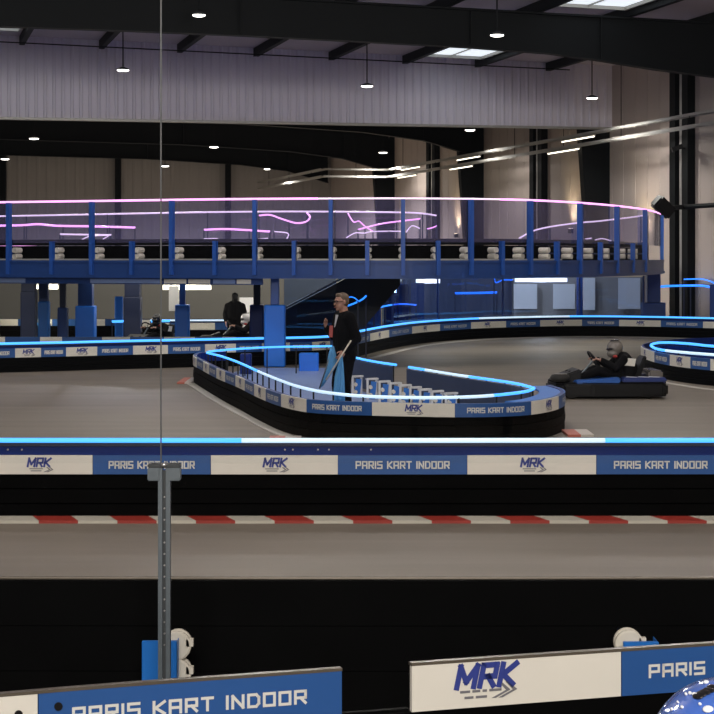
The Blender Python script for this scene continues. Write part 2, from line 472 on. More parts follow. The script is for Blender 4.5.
for i in range(-4, 10):
    a = -19.0+2.4*i
    if a > 1: continue
    bm = bmesh.new()
    bar(bm, B(a, -44, zp(a)+.13), B(a, 41, zp(a)+.13), .16, .26)
    struct('purlin', bm, 'steel_dark', 'dark roof purlin running away under the roof sheets', 'purlin', group='roof purlins')
# eave ties (slim dark rod under the roof)
bm = bmesh.new(); tube(bm, [B(-30, -1.5, zp(-30)-.1), B(-2, -1.5, zp(-2)-.1)], .02, 6)
struct('tie_rod', bm, 'steel_dark', 'slim dark tie rod under the roof beside the ribbed band', 'tie rod')
for i, (a0, a1, b0, b1) in enumerate(((-6.75, -4.75, -5.5, -1.0), (-6.75, -4.75, -19, -13.2), (-21.25, -19.2, -7, -2.2))):
    bm = bmesh.new(); prism(bm, [B(a, b, zp(a)+.24) for a, b in ((a0, b0), (a1, b0), (a1, b1), (a0, b1))], Vector((0, 0, .02)))
    o = struct('window_%d' % (i+1), bm, 'sky_glow', ['bright skylight beside the ribbed band', 'bright skylight at the top right above the big beam', 'bright skylight at the top left corner'][i], 'skylight')
    bm = bmesh.new()
    for (aa, ba), (ab, bb) in zip(((a0, b0), (a1, b0), (a1, b1), (a0, b1)), ((a1, b0), (a1, b1), (a0, b1), (a0, b0))):
        bar(bm, B(aa, ba, zp(aa)+.2), B(ab, bb, zp(ab)+.2), .08, .1)
    bar(bm, B((a0+a1)/2, b0, zp(a0)+.2), B((a0+a1)/2, b1, zp(a0)+.2), .03, .05)
    obj('skylight_frame', bm, 'galv', o)

# ------------------------------------------------------------------ lamps under the roof
def pendant(px, py, D, r, label, power, group=None):
    p = at(px, py, D); a = (p-C0).dot(V); top = zp(a)+.26-p.z
    t = thing('pendant_light', label, 'lamp', p)
    bm = bmesh.new(); tube(bm, [p+Vector((0, 0, .1)), p+Vector((0, 0, top))], .018, 6); obj('rod', bm, 'steel_dark', t)
    bm = bmesh.new(); lathe(bm, [(r*.98, 0), (r, .03), (r*.6, .06), (.04, .09)], 20, Matrix.Translation(p)); obj('housing', bm, 'alu_dark', t, True)
    bm = bmesh.new(); lathe(bm, [(r*.6, -.035), (r*.86, -.022), (r*.93, -.001)], 20, Matrix.Translation(p)); obj('diffuser', bm, 'lamp_on', t, True)
    l = bpy.data.lights.new('lamp_glow', 'SPOT'); l.energy = power; l.color = (1, .95, .90); l.shadow_soft_size = .25
    l.spot_size = math.radians(168); l.spot_blend = .5
    o = bpy.data.objects.new('lamp_glow', l); COL.objects.link(o); o.location = p+Vector((0, 0, -.40)); o['kind'] = 'helper'
    return t
PW = 1900
for px, py, D, r, lab in ((199, 15, 43.5, .16, 'round lamp lit against the big roof beam, upper left'), (497, 35, 44, .17, 'round lamp lit against the big roof beam, right of centre'),
        (123, 70, 53, .18, 'pendant lamp in front of the ribbed band, left one'), (367, 86, 54, .18, 'pendant lamp in front of the ribbed band, middle one'),
        (592, 98, 57, .18, 'pendant lamp in front of the ribbed band near the right corner'), (34, 138.5, 74, .2, 'lamp high in the far bay at the left edge, upper of two'),
        (214, 147, 80, .2, 'lamp in the far bay right of the glass seam'), (165, 166, 88, .2, 'lamp in the far bay just beside the glass seam'),
        (5, 159, 86, .2, 'lamp in the far bay at the left edge, lower of two'), (383, 152.5, 84, .2, 'lamp in the far bay above the cable tray, centre'),
        (470, 130, 70, .2, 'pendant lamp on a long rod under the ribbed band'), (267, 169, 92, .16, 'small dim lamp on the end wall of the far bay')):
    pendant(px, py, D, r, lab, PW*(.06 if D < 46 else (.30 if px > 560 else 1.15) if D < 60 else .22 if px == 470 else .45 if px == 383 else 1.6))
# small fluted lamps along the side wall
for b, lab in ((-3.0, 'warm wall washer lamp low on the right wall'), (3.6, 'warm wall washer lamp between column and ribbed band end'), (17.5, 'warm wall washer lamp in the far bay')):
    p = B(-.12, b, 2.6 if b < 0 else 3.1)
    t = thing('wall_washer', lab, 'lamp', p)
    bm = bmesh.new(); bar(bm, p, p+Vector((0, 0, .16)), .16, .14, V); obj('housing', bm, 'alu_dark', t)
    bm = bmesh.new(); bar(bm, p+Vector((0, 0, .16)), p+Vector((0, 0, .17)), .12, .1, V); obj('lens', bm, 'wall_lamp_on', t)
    l = bpy.data.lights.new('washer_glow', 'SPOT'); l.energy = 160; l.color = (1, .80, .5); l.spot_size = math.radians(100); l.spot_blend = 1; l.shadow_soft_size = .1
    o = bpy.data.objects.new('washer_glow', l); COL.objects.link(o); o.location = p-V*.25+Vector((0, 0, .25)); o['kind'] = 'helper'
    o.rotation_euler = (Vector((V.x*.35, V.y*.35, 1))).to_track_quat('-Z', 'Y').to_euler()

# cable trays along the side wall
def tray(label, pts):
    t = thing('cable_tray', label, 'cable tray', pts[0])
    bm = bmesh.new()
    for p, q in zip(pts, pts[1:]):
        d = (q-p).normalized(); s = d.cross(Vector((0, 0, 1))).normalized()
        for k in (-1, 1): bar(bm, p+s*.11*k, q+s*.11*k, .02, .08)
        L = (q-p).length; n = int(L/.5)
        for i in range(n+1):
            c = p+(q-p)*i/max(1, n); bar(bm, c-s*.11, c+s*.11, .04, .02)
    obj('ladder_rails', bm, 'galv', t)
    for p, q in zip(pts, pts[1:]):
        n = max(1, int((q-p).length/5))
        for i in range(n):
            c = p+(q-p)*(i+.5)/n; a = (c-C0).dot(V); bm = bmesh.new()
            tube(bm, [c, Vector((c.x, c.y, zp(a)+.1 if (c-C0).dot(U) < -.3 or (c-C0).dot(U) > .3 else 6.5))], .012, 5)
            obj('hanger_rod', bm, 'steel_dark', t)
    return t
z1, z2 = 6.22, 5.90
tray('upper of two galvanised cable trays along the right wall', [B(-1.22, -22, z1), B(-1.22, 24.5, z1), B(-4.2, 24.5, z1), B(-4.2, 40, z1)])
tray('lower of two galvanised cable trays along the right wall', [B(-1.22, -22, z2), B(-1.22, 24.5, z2), B(-4.2, 24.5, z2), B(-4.2, 40, z2)])
for i, (b, z) in enumerate(((-1.6, z1), (-.2, z2), (10.6, z1), (11.6, z2), (19.2, z1), (19.8, z2))):
    t = thing('batten_light', ['lit batten on the upper tray at the ribbed band corner', 'lit batten on the lower tray at the ribbed band corner', 'lit batten on the upper tray in the far bay', 'lit batten on the lower tray in the far bay', 'lit batten on the upper tray, the farthest', 'lit batten on the lower tray, the farthest'][i], 'lamp', B(-1.22, b, z-.08))
    p, q = B(-1.22, b, z-.075), B(-1.22, b+3.0, z-.075)
    bm = bmesh.new(); bar(bm, p, q, .10, .05); obj('body', bm, 'galv', t)
    bm = bmesh.new(); tube(bm, [p+Vector((0, 0, -.045)), q+Vector((0, 0, -.045))], .02, 6); obj('tube', bm, 'tube_on', t)

# loudspeaker on an arm from the far right column
sp = at(663, 207, 53.6)
t = thing('loudspeaker', 'black loudspeaker on a long arm beside the mezzanine end', 'speaker', sp)
bm = bmesh.new(); box(bm, (-.30, -.2, -.20), (.30, .2, .20)); bmesh.ops.bevel(bm, geom=bm.edges[:], offset=.05, segments=2, affect='EDGES')
bmesh.ops.transform(bm, matrix=Matrix.Translation(sp) @ Matrix.Rotation(math.radians(42), 4, 'Y') @ Matrix.Rotation(.3, 4, 'Z'), verts=bm.verts); obj('cabinet', bm, 'black', t)
bm = bmesh.new(); e = at(722, 204.5, 53.2); tube(bm, [sp+Vector((.2, .05, -.02)), at(684, 207, 54.6), e], .07, 8); obj('arm', bm, 'steel_dark', t)
sp = at(677, 148, 55.4)
t = thing('floodlight', 'small black floodlight on the far right wall column', 'lamp', sp)
bm = bmesh.new(); box(bm, (-.16, -.1, -.07), (.16, .1, .07)); bmesh.ops.transform(bm, matrix=Matrix.Translation(sp) @ Matrix.Rotation(-.35, 4, 'Y'), verts=bm.verts); obj('head', bm, 'black', t)
bm = bmesh.new(); tube(bm, [sp, sp+V*.3+U*.15], .03, 6); obj('bracket', bm, 'steel_dark', t)

# ------------------------------------------------------------------ mezzanine
RZ, SZ, SB = 3.458, 2.15, 1.85
mz = [(-70, 42.3), (0, 41.2), (92, 40.3), (172, 39.5), (240, 38.95), (330, 38.6), (403, 38.5), (471, 38.8), (530, 39.7), (580, 41.6), (617, 44.1), (644, 47.2), (657, 50.5), (660, 53.5), (654, 56.5)]
MP = Path([((x-CX)*D/F_PX, D) for x, D in mz])
bm = bmesh.new()
fr = [Vector((p.x, p.y, SB+.05)) for p in MP.P]
bk = [at(440, 258, 56.5), at(200, 258, 56), at(-70, 258, 58)]
poly = fr+[Vector((p.x, p.y, SB+.05)) for p in bk]
prism(bm, poly, Vector((0, 0, SZ-SB-.05)))
bmesh.ops.triangulate(bm, faces=[f for f in bm.faces if len(f.verts) > 4])
deck = struct('mezzanine_floor', bm, 'dark_blue', 'raised upper track deck with dark blue underside', 'platform')
bm = bmesh.new()
strip(bm, MP, 0, MP.L, SB, SZ+.03, .10, .0); strip(bm, MP, 0, MP.L, SB-.02, SB+.04, .13, -.2); strip(bm, MP, 0, MP.L, SZ+.0, SZ+.05, .12, -.05)
struct('mezzanine_beam', bm, 'mezz_blue', 'long blue edge beam carrying the upper track', 'beam')
# pale panel strip hung under the beam (left half)
t = thing('fascia_strip', 'pale blue panel strip hung under the left part of the mezzanine beam', 'fascia', MP.pt(6, .02, SB-.2))
sA, sB = 0, MP.s_px(262)
bm = bmesh.new(); strip(bm, MP, sA, sB, SB-.15, SB-.015, -.06, -.10); obj('backing_board', bm, 'mezz_blue', t)
for x0, x1, m in ((-60, 24, 'floor_blue'), (26, 84, 'mezz_blue'), (89, 160, 'floor_blue'), (163, 185, 'white_sign'), (187, 209, 'white_sign'), (212, 234, 'floor_blue'), (236, 250, 'white_sign')):
    bm = bmesh.new(); strip(bm, MP, MP.s_px(x0), MP.s_px(x1), SB-.13, SB-.04, -.045, -.06); obj('fascia_panel', bm, m, t)
# railing
rail = thing('glass_railing', 'tall blue-posted glass railing with pink lit handrail along the mezzanine edge', 'railing', MP.pt(MP.L/2, 0, SZ))
bm = bmesh.new(); ptube(bm, MP, 0, MP.s_px(318), 0, RZ, .022); obj('led_handrail', bm, 'led_pink', rail, True)
bm = bmesh.new(); ptube(bm, MP, MP.s_px(318), MP.s_px(500), 0, RZ, .018); obj('led_handrail', bm, 'led_pale', rail, True)
bm = bmesh.new(); ptube(bm, MP, MP.s_px(500), MP.s_of(at(660, 0, 52.5)), 0, RZ, .022); obj('led_handrail', bm, 'led_pink', rail, True)
px_full = [9, 92, 172, 255, 331, 403, 471, 530, 580, 617, 645]
px_half = [52, 132, 215, 294, 367.5, 438, 502, 557, 600.5, 633]
def rpost(s, z1, w, name, m='post_blue', o=.14):
    bm = bmesh.new(); d = MP.at(s)[1]
    bar(bm, MP.pt(s, o, SB+.05), MP.pt(s, o, z1), w, .08, Vector((d.x, d.y, 0)))
    bmesh.ops.transform(bm, matrix=Matrix.Identity(4), verts=bm.verts)
    return obj(name, bm, m, rail)
ends = [0]+[MP.s_px(x, .10) for x in px_full]+[MP.s_of(at(660, 0, 53.2))]
for x in px_full: rpost(MP.s_px(x, .10), RZ-.02, .12, 'tall_post', o=.10)
for x in px_half: rpost(MP.s_px(x, .10), 2.60, .11, 'short_post', o=.10)
rpost(ends[-1], RZ-.02, .10, 'tall_post', 'pad_blue', .05)
for s0, s1 in zip(ends, ends[1:]):
    bm = bmesh.new(); strip(bm, MP, s0+.06, s1-.06, SZ+.42, RZ-.03, .035, .03, .5); obj('glass_pane', bm, 'glass_mezz', rail)
# barrier on the deck behind the railing
ib = thing('deck_barrier', 'black rubber barrier with white spacers along the mezzanine edge', 'barrier', MP.pt(MP.L/2, -1.0, SZ))
bm = bmesh.new(); strip(bm, MP, 0, MP.L-2.0, SZ, SZ+.36, -.36, -.42); obj('rubber_belt', bm, 'rubber', ib)
bm = bmesh.new(); strip(bm, MP, 0, MP.L-2.0, SZ+.37, SZ+.50, -.40, -.43); obj('upper_board', bm, 'steel_dark', ib)
bm = bmesh.new(); strip(bm, MP, 0, MP.L-2.0, SZ+.005, SZ+.05, -.06, -.10); obj('kick_plate', bm, 'galv', ib)
bm = bmesh.new(); strip(bm, MP, 0, MP.s_px(560), SZ+.052, SZ+.085, .06, .03); obj('sill', bm, 'galv', ib)
for x in sorted(px_full+px_half):
    s = MP.s_px(x, .10)
    for zz in (SZ+.135, SZ+.265):
        bm = bmesh.new(); tube(bm, [MP.pt(s, -.09, zz), MP.pt(s, -.11, zz), MP.pt(s, -.30, zz), MP.pt(s, -.32, zz)], .062, 14)
        obj('white_spacer', bm, 'nylon', ib)
    bm = bmesh.new(); bar(bm, MP.pt(s, .06, SZ+.2), MP.pt(s, -.36, SZ+.2), .03, .03); obj('spacer_rod', bm, 'dark_blue', ib)

def led_or_reflection(label, pts, m='led_pink', r=.016, base=None, post=True, panel=None, name='led_or_reflection', n_post=1.0):
    """an LED rail, or a glass reflection built as glow, on slim stanchions; pts are survey points"""
    P = [at(*p) for p in pts]
    pa = []
    for i in range(len(P)-1):
        p0, p1, p2, p3 = P[max(i-1, 0)], P[i], P[i+1], P[min(i+2, len(P)-1)]
        for k in range(6):
            q = k/6; pa.append(.5*((2*p1)+(p2-p0)*q+(2*p0-5*p1+4*p2-p3)*q*q+(3*p1-p0-3*p2+p3)*q**3))
    pa.append(P[-1])
    z0 = SZ if base is None else base
    t = thing(name, label, 'light strip', (P[0].x, P[0].y, z0))
    bm = bmesh.new(); tube(bm, pa, r, 8); obj('led_strip', bm, m, t, True)
    bm = bmesh.new(); last = None
    for k, p in enumerate(pa):
        if last is None or (p-last).length > n_post or k == len(pa)-1:
            bar(bm, Vector((p.x, p.y, z0)), p, .03, .03); last = p
    obj('stanchion', bm, 'dark_blue', t)  # posts added under the reflection strips as well
    if panel:
        bm = bmesh.new(); prev = None
        for p in pa:
            c = [bm.verts.new((p.x, p.y, z0+.05)), bm.verts.new((p.x, p.y, p.z-.03)), bm.verts.new((p.x, p.y+.02, p.z-.03)), bm.verts.new((p.x, p.y+.02, z0+.05))]
            if prev:
                for k in range(4): bm.faces.new((prev[k], prev[(k+1) % 4], c[(k+1) % 4], c[k]))
            else: bm.faces.new(c[::-1])
            prev = c
        bm.faces.new(prev); obj('glass_pane', bm, panel, t)
    return t
led_or_reflection('pale pink lit rail along the far edge of the mezzanine', [(-60, 217.5, 55.5), (0, 216.2, 54.6), (84, 214.6, 52.2), (150, 213.2, 51), (220, 212, 49.8), (300, 211.5, 49.4), (400, 212.4, 50.4), (425, 213.8, 52), (436, 215.5, 54)], 'led_pale', .022, panel='glass_mezz', n_post=3)
led_or_reflection('long pink reflection drawn as a lit strip at the left under the far rail', [(-20, 225.8, 46), (20, 225.3, 46), (38, 224.2, 46), (58, 225.8, 46.5), (95, 226.4, 46.5), (135, 227.6, 47)], 'led_pink', .026)  # inner strips from here are glass reflections modelled as glowing tubes
led_or_reflection('short pink reflection drawn as a lit strip left of the second railing post', [(60, 234.2, 45.5), (85, 234.6, 45.5), (111, 235, 46)], 'led_pale', .02)
led_or_reflection('pink reflection drawn as a lit strip low on the deck at the left edge', [(-10, 245, 44.5), (20, 245.2, 44.5), (52, 244.4, 44.5)], 'led_pink', .018)
led_or_reflection('pink reflection drawn as a lit strip low on the deck left of the glass seam', [(88, 244.6, 44), (120, 243.6, 44), (160, 243.2, 44)], 'led_pink', .016)
led_or_reflection('zigzag pale reflection drawn as a lit strip behind the second railing post', [(76, 243.5, 45), (84, 238.5, 45), (92, 236, 45.2), (108, 235.8, 45.4), (103, 239.5, 45.6), (110, 243, 45.6)], 'led_pale', .012)
led_or_reflection('pink reflection drawn as a lit strip under the far rail right of the third post', [(204, 229.8, 45), (225, 229, 45), (245, 230, 45), (270, 231.6, 45)], 'led_pink', .024)
led_or_reflection('lower pale reflection drawn as a lit strip right of the third post', [(204, 239, 43.5), (216, 238.8, 43.5), (222, 240, 43.5), (250, 239.7, 43.5), (268, 238.5, 43.5)], 'led_pale', .016)
led_or_reflection('short pale reflection drawn as a lit strip between the fourth post and the short post', [(274, 231.6, 44.5), (288, 233.4, 44.5), (286, 240, 44.5)], 'led_pale', .014)
led_or_reflection('looping pink reflection drawn as a lit strip hooked below the far rail', [(259, 215.6, 46.5), (270, 214.9, 46.5), (282, 219, 46), (296, 223, 45.5), (306, 221.6, 45.8), (310, 217, 46.2), (307, 213, 46.8)], 'led_pink', .022)
led_or_reflection('wavy pink reflection drawn as a lit strip falling between the fifth and sixth posts', [(348, 213.5, 46.5), (353.5, 221.8, 46), (359, 221.2, 45.8), (365, 226.4, 45.6), (373, 231.4, 45.4)], 'led_pink', .016)
led_or_reflection('slanting pink reflection drawn as a lit strip crossing behind the sixth post', [(358, 229.6, 44.6), (380, 224, 44.9), (400, 221.2, 45.2), (420, 218.8, 45.6)], 'led_pink', .018)
led_or_reflection('low pale reflection drawn as a lit strip between the fifth and sixth posts', [(346, 238, 43.8), (355, 233, 43.8), (364, 233.2, 43.8), (372, 231.6, 44), (392, 231.2, 44), (402, 231.4, 44)], 'led_pale', .013)
led_or_reflection('small peaked reflection drawn as a lit strip right of the sixth post', [(406, 232.5, 44.6), (412, 225.8, 44.6), (420, 228.6, 44.6)], 'led_pale', .013)
led_or_reflection('short pink reflection drawn as a lit strip at the glass corner right of the sixth post', [(427, 229, 45), (432, 227.8, 45), (437, 225.8, 45)], 'led_pink', .015)
led_or_reflection('curved pink rail rising towards the right end of the mezzanine', [(519, 238.4, 46.5), (533, 231, 47), (550, 226.8, 47.6), (577, 223, 48.6), (600, 221, 49.4), (630, 217.4, 50.6), (648, 214.8, 51.6)], 'led_pale', .02, panel='glass_mezz', n_post=1.4)
led_or_reflection('short pale reflection drawn as a lit strip left of the ninth railing post', [(585, 239, 46), (592, 238.2, 46)], 'led_pale', .012)
led_or_reflection('short curved pale reflection drawn as a lit strip right of the ninth railing post', [(595, 240.2, 46.5), (602, 238.6, 46.5), (611, 240.8, 46.8)], 'led_pale', .012)

# ------------------------------------------------------------------ columns under the mezzanine
def support(px, D, wpx, label, wz=1.25, m='pad_blue', sm='post_blue', sw=.4):
    p = at(px, 258, D); p.z = 0; w = wpx*D/F_PX
    t = thing('support_column', label, 'column', p); t['kind'] = 'thing'
    bm = bbox((p.x-w/2, p.y-w/2, 0), (p.x+w/2, p.y+w/2, wz), .03); obj('padded_base', bm, m, t)
    bm = bbox((p.x-w*sw/2, p.y-w*sw/2, wz), (p.x+w*sw/2, p.y+w*sw/2, SB+.04), .01); obj('shaft', bm, sm, t)
    return t
support(275, 39.4, 21, 'bright blue padded column standing inside the island', 1.28)
support(86, 45, 19, 'blue padded column left of the small white board', 1.12, 'pad_blue', 'mezz_blue', .75)
support(182.5, 44.5, 14, 'pale blue padded column beside the glass seam', 1.16, 'pad_blue', 'post_blue')
support(44, 44, 11, 'blue column near the left edge in front of a warm lamp', 1.25, 'box_blue', 'mezz_blue', .8)
support(29, 48, 15, 'dark column at the left edge under the mezzanine', 1.4, 'dark_blue', 'dark_blue', .9)
support(63, 50, 10, 'dark blue column between the two left blue columns', .95, 'mezz_blue', 'dark_blue', .6)
support(133, 47, 17, 'broad dark column left of the glass seam', 1.3, 'dark_blue', 'dark_blue', .9)
support(257, 44.5, 14, 'dark blue padded column just behind the bright island column', 1.16, 'plate_blue', 'dark_blue', .5)
support(579.5, 57.0, 6, 'slim blue column behind the far barrier glass', 1.0, 'post_blue', 'post_blue', .9)
support(653, 55.7, 22, 'broad blue column under the right end of the mezzanine', .95, 'mezz_blue', 'mezz_blue', .6)

# walls and panels behind, under the deck
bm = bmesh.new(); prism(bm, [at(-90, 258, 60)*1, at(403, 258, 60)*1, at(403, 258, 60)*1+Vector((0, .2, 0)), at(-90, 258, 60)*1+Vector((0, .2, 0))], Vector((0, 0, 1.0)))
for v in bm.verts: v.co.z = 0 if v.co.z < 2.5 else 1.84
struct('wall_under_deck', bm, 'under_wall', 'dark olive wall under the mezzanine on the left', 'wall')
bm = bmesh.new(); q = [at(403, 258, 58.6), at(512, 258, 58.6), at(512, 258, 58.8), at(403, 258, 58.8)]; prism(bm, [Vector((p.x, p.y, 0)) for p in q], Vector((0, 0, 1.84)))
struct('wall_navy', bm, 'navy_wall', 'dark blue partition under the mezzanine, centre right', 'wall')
bm = bmesh.new(); q = [at(512, 258, 58.3), at(646, 258, 58.3), at(646, 258, 58.5), at(512, 258, 58.5)]; prism(bm, [Vector((p.x, p.y, 0)) for p in q], Vector((0, 0, 1.84)))
struct('wall_grey', bm, 'grey_wall', 'grey partition under the right end of the mezzanine', 'wall')
for x0, x1, y0, y1, D, lab in ((513, 537, 284, 309, 58.2, 'white board under the long tube lamp, left one'), (553, 575, 284, 309, 58.2, 'white board under the long tube lamp, right one'), (583, 595, 278, 310, 58.2, 'narrow white board right of the slim blue column'), (618, 640, 278, 309, 58.2, 'white board beside the broad blue column'),
        (239.5, 258, 297.5, 330, 59.8, 'white door leaf under the mezzanine behind the person in black'), (169, 179, 286, 311, 46.5, 'white hanging board beside the glass seam')):
    p0, p1 = at(x0, y1, D), at(x1, y0, D)
    bm = bbox((p0.x, D-.05, p0.z), (p1.x, D, p1.z), .008)
    o = obj('board', bm, 'white_plain'); tag(o, lab, 'board')
    if D < 50:
        for xx in (p0.x+.05, p1.x-.05):
            bm = bmesh.new(); bar(bm, (xx, D-.025, p1.z), (xx, D-.025, SB+.055), .02, .02); obj('hanger', bm, 'alu_dark', o)
for x0, x1, y, D, lab, e in ((163, 211, 287.5, 47.5, 'lit tube lamp under the mezzanine beside the glass seam', 60), (26, 38, 287, 52, 'lit tube lamp at the left edge under the mezzanine', 60), (47, 58, 287, 52.0, 'second lit tube lamp near the left edge under the mezzanine', 60), (416, 440, 281.3, 55.5, 'short tube lamp under the mezzanine, right of centre', 60), (515, 567, 280, 56.2, 'long lit tube lamp above the white boards', 110)):
    p0, p1 = at(x0, y, D), at(x1, y, D)
    t = thing('tube_lamp', lab, 'lamp', (p0+p1)/2)
    bm = bmesh.new(); bar(bm, p0+Vector((0, 0, .09)), p1+Vector((0, 0, .09)), .12, .06); obj('housing', bm, 'white_plain', t)
    bm = bmesh.new(); tube(bm, [p0, p1], .06, 10); obj('tube', bm, 'tube_on', t, True)
    bm = bmesh.new()
    for q in (p0.lerp(p1, .15), p0.lerp(p1, .85)): bar(bm, q+Vector((0, 0, .1)), Vector((q.x, q.y, SB+.06)), .02, .02)
    obj('hanger', bm, 'alu_dark', t)
    l = bpy.data.lights.new('tube_glow', 'POINT'); l.energy = e*.55; l.color = (1, .9, .72); l.shadow_soft_size = .15
    o = bpy.data.objects.new('tube_glow', l); COL.objects.link(o); o.location = (p0+p1)/2+Vector((0, -.3, -.25)); o['kind'] = 'helper'

# ramp up to the mezzanine behind the man
t = thing('ramp', 'dark ramp with pale handrail climbing to the mezzanine behind the man', 'ramp', at(330, 258, 44.5)*1)
bm = bmesh.new()
poly = [at(279, 313, 44), at(345, 279, 44), at(400, 274.5, 44)]
poly = [Vector((poly[0].x, 44, 0))]+poly+[Vector((poly[2].x, 44, poly[2].z-.25)), Vector((at(340, 0, 44).x, 44, 0))]
prism(bm, poly, Vector((0, 2.2, 0))); obj('ramp_body', bm, 'ramp_dark', t)
bm = bmesh.new(); tube(bm, [at(277, 312, 43.95), at(345, 277, 43.95), at(372, 273.4, 43.95), at(398, 272, 43.95)], .022, 8); obj('handrail', bm, 'silver', t, True)
bm = bmesh.new()
for x in range(350, 398, 6): bar(bm, at(x, 279+(x-345)*-.08, 43.95), at(x, 276-(x-345)*.09, 43.95), .02, .02)
obj('baluster', bm, 'silver', t)
# glass screens standing between ramp and far barrier
for x0, x1, y0, D, m, lab in ((284, 336, 279, 43.2, 'glass_blue', 'glass screen in front of the dark ramp'), (362, 381, 279, 47.1, 'glass_blue', 'bluish glass screen behind the man'), (382, 399, 278, 48.9, 'glass_blue', 'second bluish glass screen right of the man')):
    p0, p1 = at(x0, y0, D), at(x1, y0, D)
    bm = bbox((p0.x, D, .0), (p1.x, D+.015, p0.z)); o = obj('glass_screen', bm, m); tag(o, lab, 'glass screen')
for x0, x1, D, lab in ((362, 381, 48.2, 'blue board behind the first bluish screen'), (384, 409, 50.5, 'brighter blue board right of the man'), (411, 424, 53.6, 'blue board under the short tube lamp')):
    p0, p1 = at(x0, 290, D), at(x1, 290, D)
    bm = bbox((p0.x, D, 0), (p1.x, D+.05, 1.55)); o = obj('board', bm, 'mezz_blue'); tag(o, lab, 'board')
B0 = 0.0
led_or_reflection('wavy blue lit strip right of the man head', [(347, 306, 44.6-2), (355, 303, 42.8), (362, 299.5, 43), (366, 296, 43.2)], 'led_blue', .02, B0, name='led_or_reflection', n_post=1.2)
led_or_reflection('blue lit strip under the mezzanine right of the man', [(374, 309, 46.7), (388, 305.5, 48.3), (402, 304, 49.7), (416, 305, 51.1)], 'led_blue', .02, B0, n_post=1.2)
led_or_reflection('thin blue arc behind the man head', [(345, 302, 42.4), (349, 297.4, 42.4), (354, 297.6, 42.4), (358, 301, 42.4)], 'led_blue', .012, B0, n_post=3)
led_or_reflection('short straight blue lit strip under the mezzanine, centre right', [(455, 293.2, 56.5), (476, 293, 56.5), (497, 292.4, 56.5)], 'led_blue', .032, B0, n_post=1.2)
led_or_reflection('hook shaped pale blue strip left of the long tube lamp', [(494, 277, 56), (496, 282.5, 56), (503, 280, 56), (513, 280, 56)], 'led_blue', .018, B0, n_post=3)
led_or_reflection('blue lit rail curving at the far right under the loudspeaker', [(650, 291, 56.0), (656, 287.5, 55.9), (670, 286, 55.5), (700, 285.6, 54.4), (712, 287.5, 53.8), (728, 289.5, 53.05)], 'led_blue', .03, B0, n_post=1.5)
led_or_reflection('upper faint blue rail at the far right', [(684, 279.3, 55.2), (700, 279, 54.6), (708, 280.5, 54.25), (716, 284, 53.8)], 'led_blue', .018, B0, n_post=1.5)
p0 = at(710, 258, 53.62); o = obj('board', bbox((p0.x, 53.62, 0), (p0.x+.26, 53.68, 1.5)), 'mezz_blue'); tag(o, 'blue board at the right edge under the blue rail', 'board')

# ------------------------------------------------------------------ ground barriers
floor_pts = lambda L, z=0: [tuple(fl(x, y, z).xy) for x, y in L]
# A: the long barrier running behind everything
LA = [(-80, 346), (0, 344.2), (60, 343), (120, 341.6), (190, 340.2), (260, 338.8), (318, 337.5), (340, 335.5), (357, 332.3), (390, 326.2), (420, 322.4), (460, 319.6), (500, 318), (570, 316.6), (640, 317), (714, 318.6), (770, 320.5)]
PA = Path(floor_pts(LA, .56))
ba = sorted([PA.s_px(x) for x in (-28, 15, 41, 66, 97, 133, 168, 205, 236, 262, 290, 312, 330, 345, 357, 370, 389, 412, 440, 471, 506, 540, 582, 619, 661, 703)])
ba.append(PA.L)
barrier('long far barrier curving behind the island, lit cyan on top', PA, .56, .47, .29, ba, True,
        [(0, PA.s_px(330), 'led_cyan'), (PA.s_px(330), PA.s_px(480), 'led_cyan'), (PA.s_px(480), PA.s_px(570), 'led_white'), (PA.s_px(570), PA.L, 'led_cyan')], led_r=.032)
# glass above the right half of A
t = thing('glass_guard', 'clear glass guard standing on the far barrier under the mezzanine', 'glass guard', PA.pt(PA.s_px(500), -.3, 0))
for x0, x1 in ((405, 448), (449, 510), (511, 581), (582, 640)):
    bm = bmesh.new(); strip(bm, PA, PA.s_px(x0), PA.s_px(x1), .0, 1.7, -.30, -.315); obj('glass_pane', bm, 'glass_blue', t)
bm = bmesh.new()
for x in (405, 448.5, 510.5, 581.5, 640): bar(bm, PA.pt(PA.s_px(x), -.33, 0), PA.pt(PA.s_px(x), -.33, 1.74), .05, .05)
obj('stanchion', bm, 'mezz_blue', t)
# white floor line along A
bm = bmesh.new(); strip(bm, PA, PA.s_px(352), PA.L, .0, .006, .55, .36); o = obj('track_line', bm, 'white_line'); tag(o, 'pale painted edge line curving along the far barrier', 'track line')
# second row behind A on the left, and two more rows deep under the deck
def row(label, x0, x1, D, bounds, first_blue, led=None, zl=.56, z=(.47, .29)):
    P = Path([((x0-CX)*D/F_PX, D), ((x0+x1-2*CX)/2*D/F_PX, D-.1), ((x1-CX)*D/F_PX, D)])
    return barrier(label, P, zl, z[0], z[1], [P.s_px(x) for x in bounds], first_blue, [(0, P.L, led)] if led else [], led_r=.025, text=False)
row('second barrier row close behind the left far barrier', -80, 300, 42.2, (-80, -30, 5, 40, 62, 102, 130, 164, 195, 222, 236, 255, 300), True, None, .5, (.50, .30))
row('barrier row deep under the mezzanine with a short cyan light', 0, 125, 52.5, (0, 18, 30, 52, 90, 105, 125), False, None, .5, (.56, .38))
row('barrier row deep under the mezzanine right of the glass seam', 150, 232, 49, (150, 170, 188, 215, 232), False, 'led_white', .64, (.58, .40))
row('deepest pale barrier row under the mezzanine', -30, 236, 57, (-30, 10, 55, 72, 104, 124, 152, 190, 220, 236), True, None, .44, (.40, .18))
led_or_reflection('short cyan light under the mezzanine at the left edge', [(27, 324, 49.5), (38, 323.8, 49.5), (50, 323.6, 49.5)], 'led_cyan', .03, B0, n_post=.5)
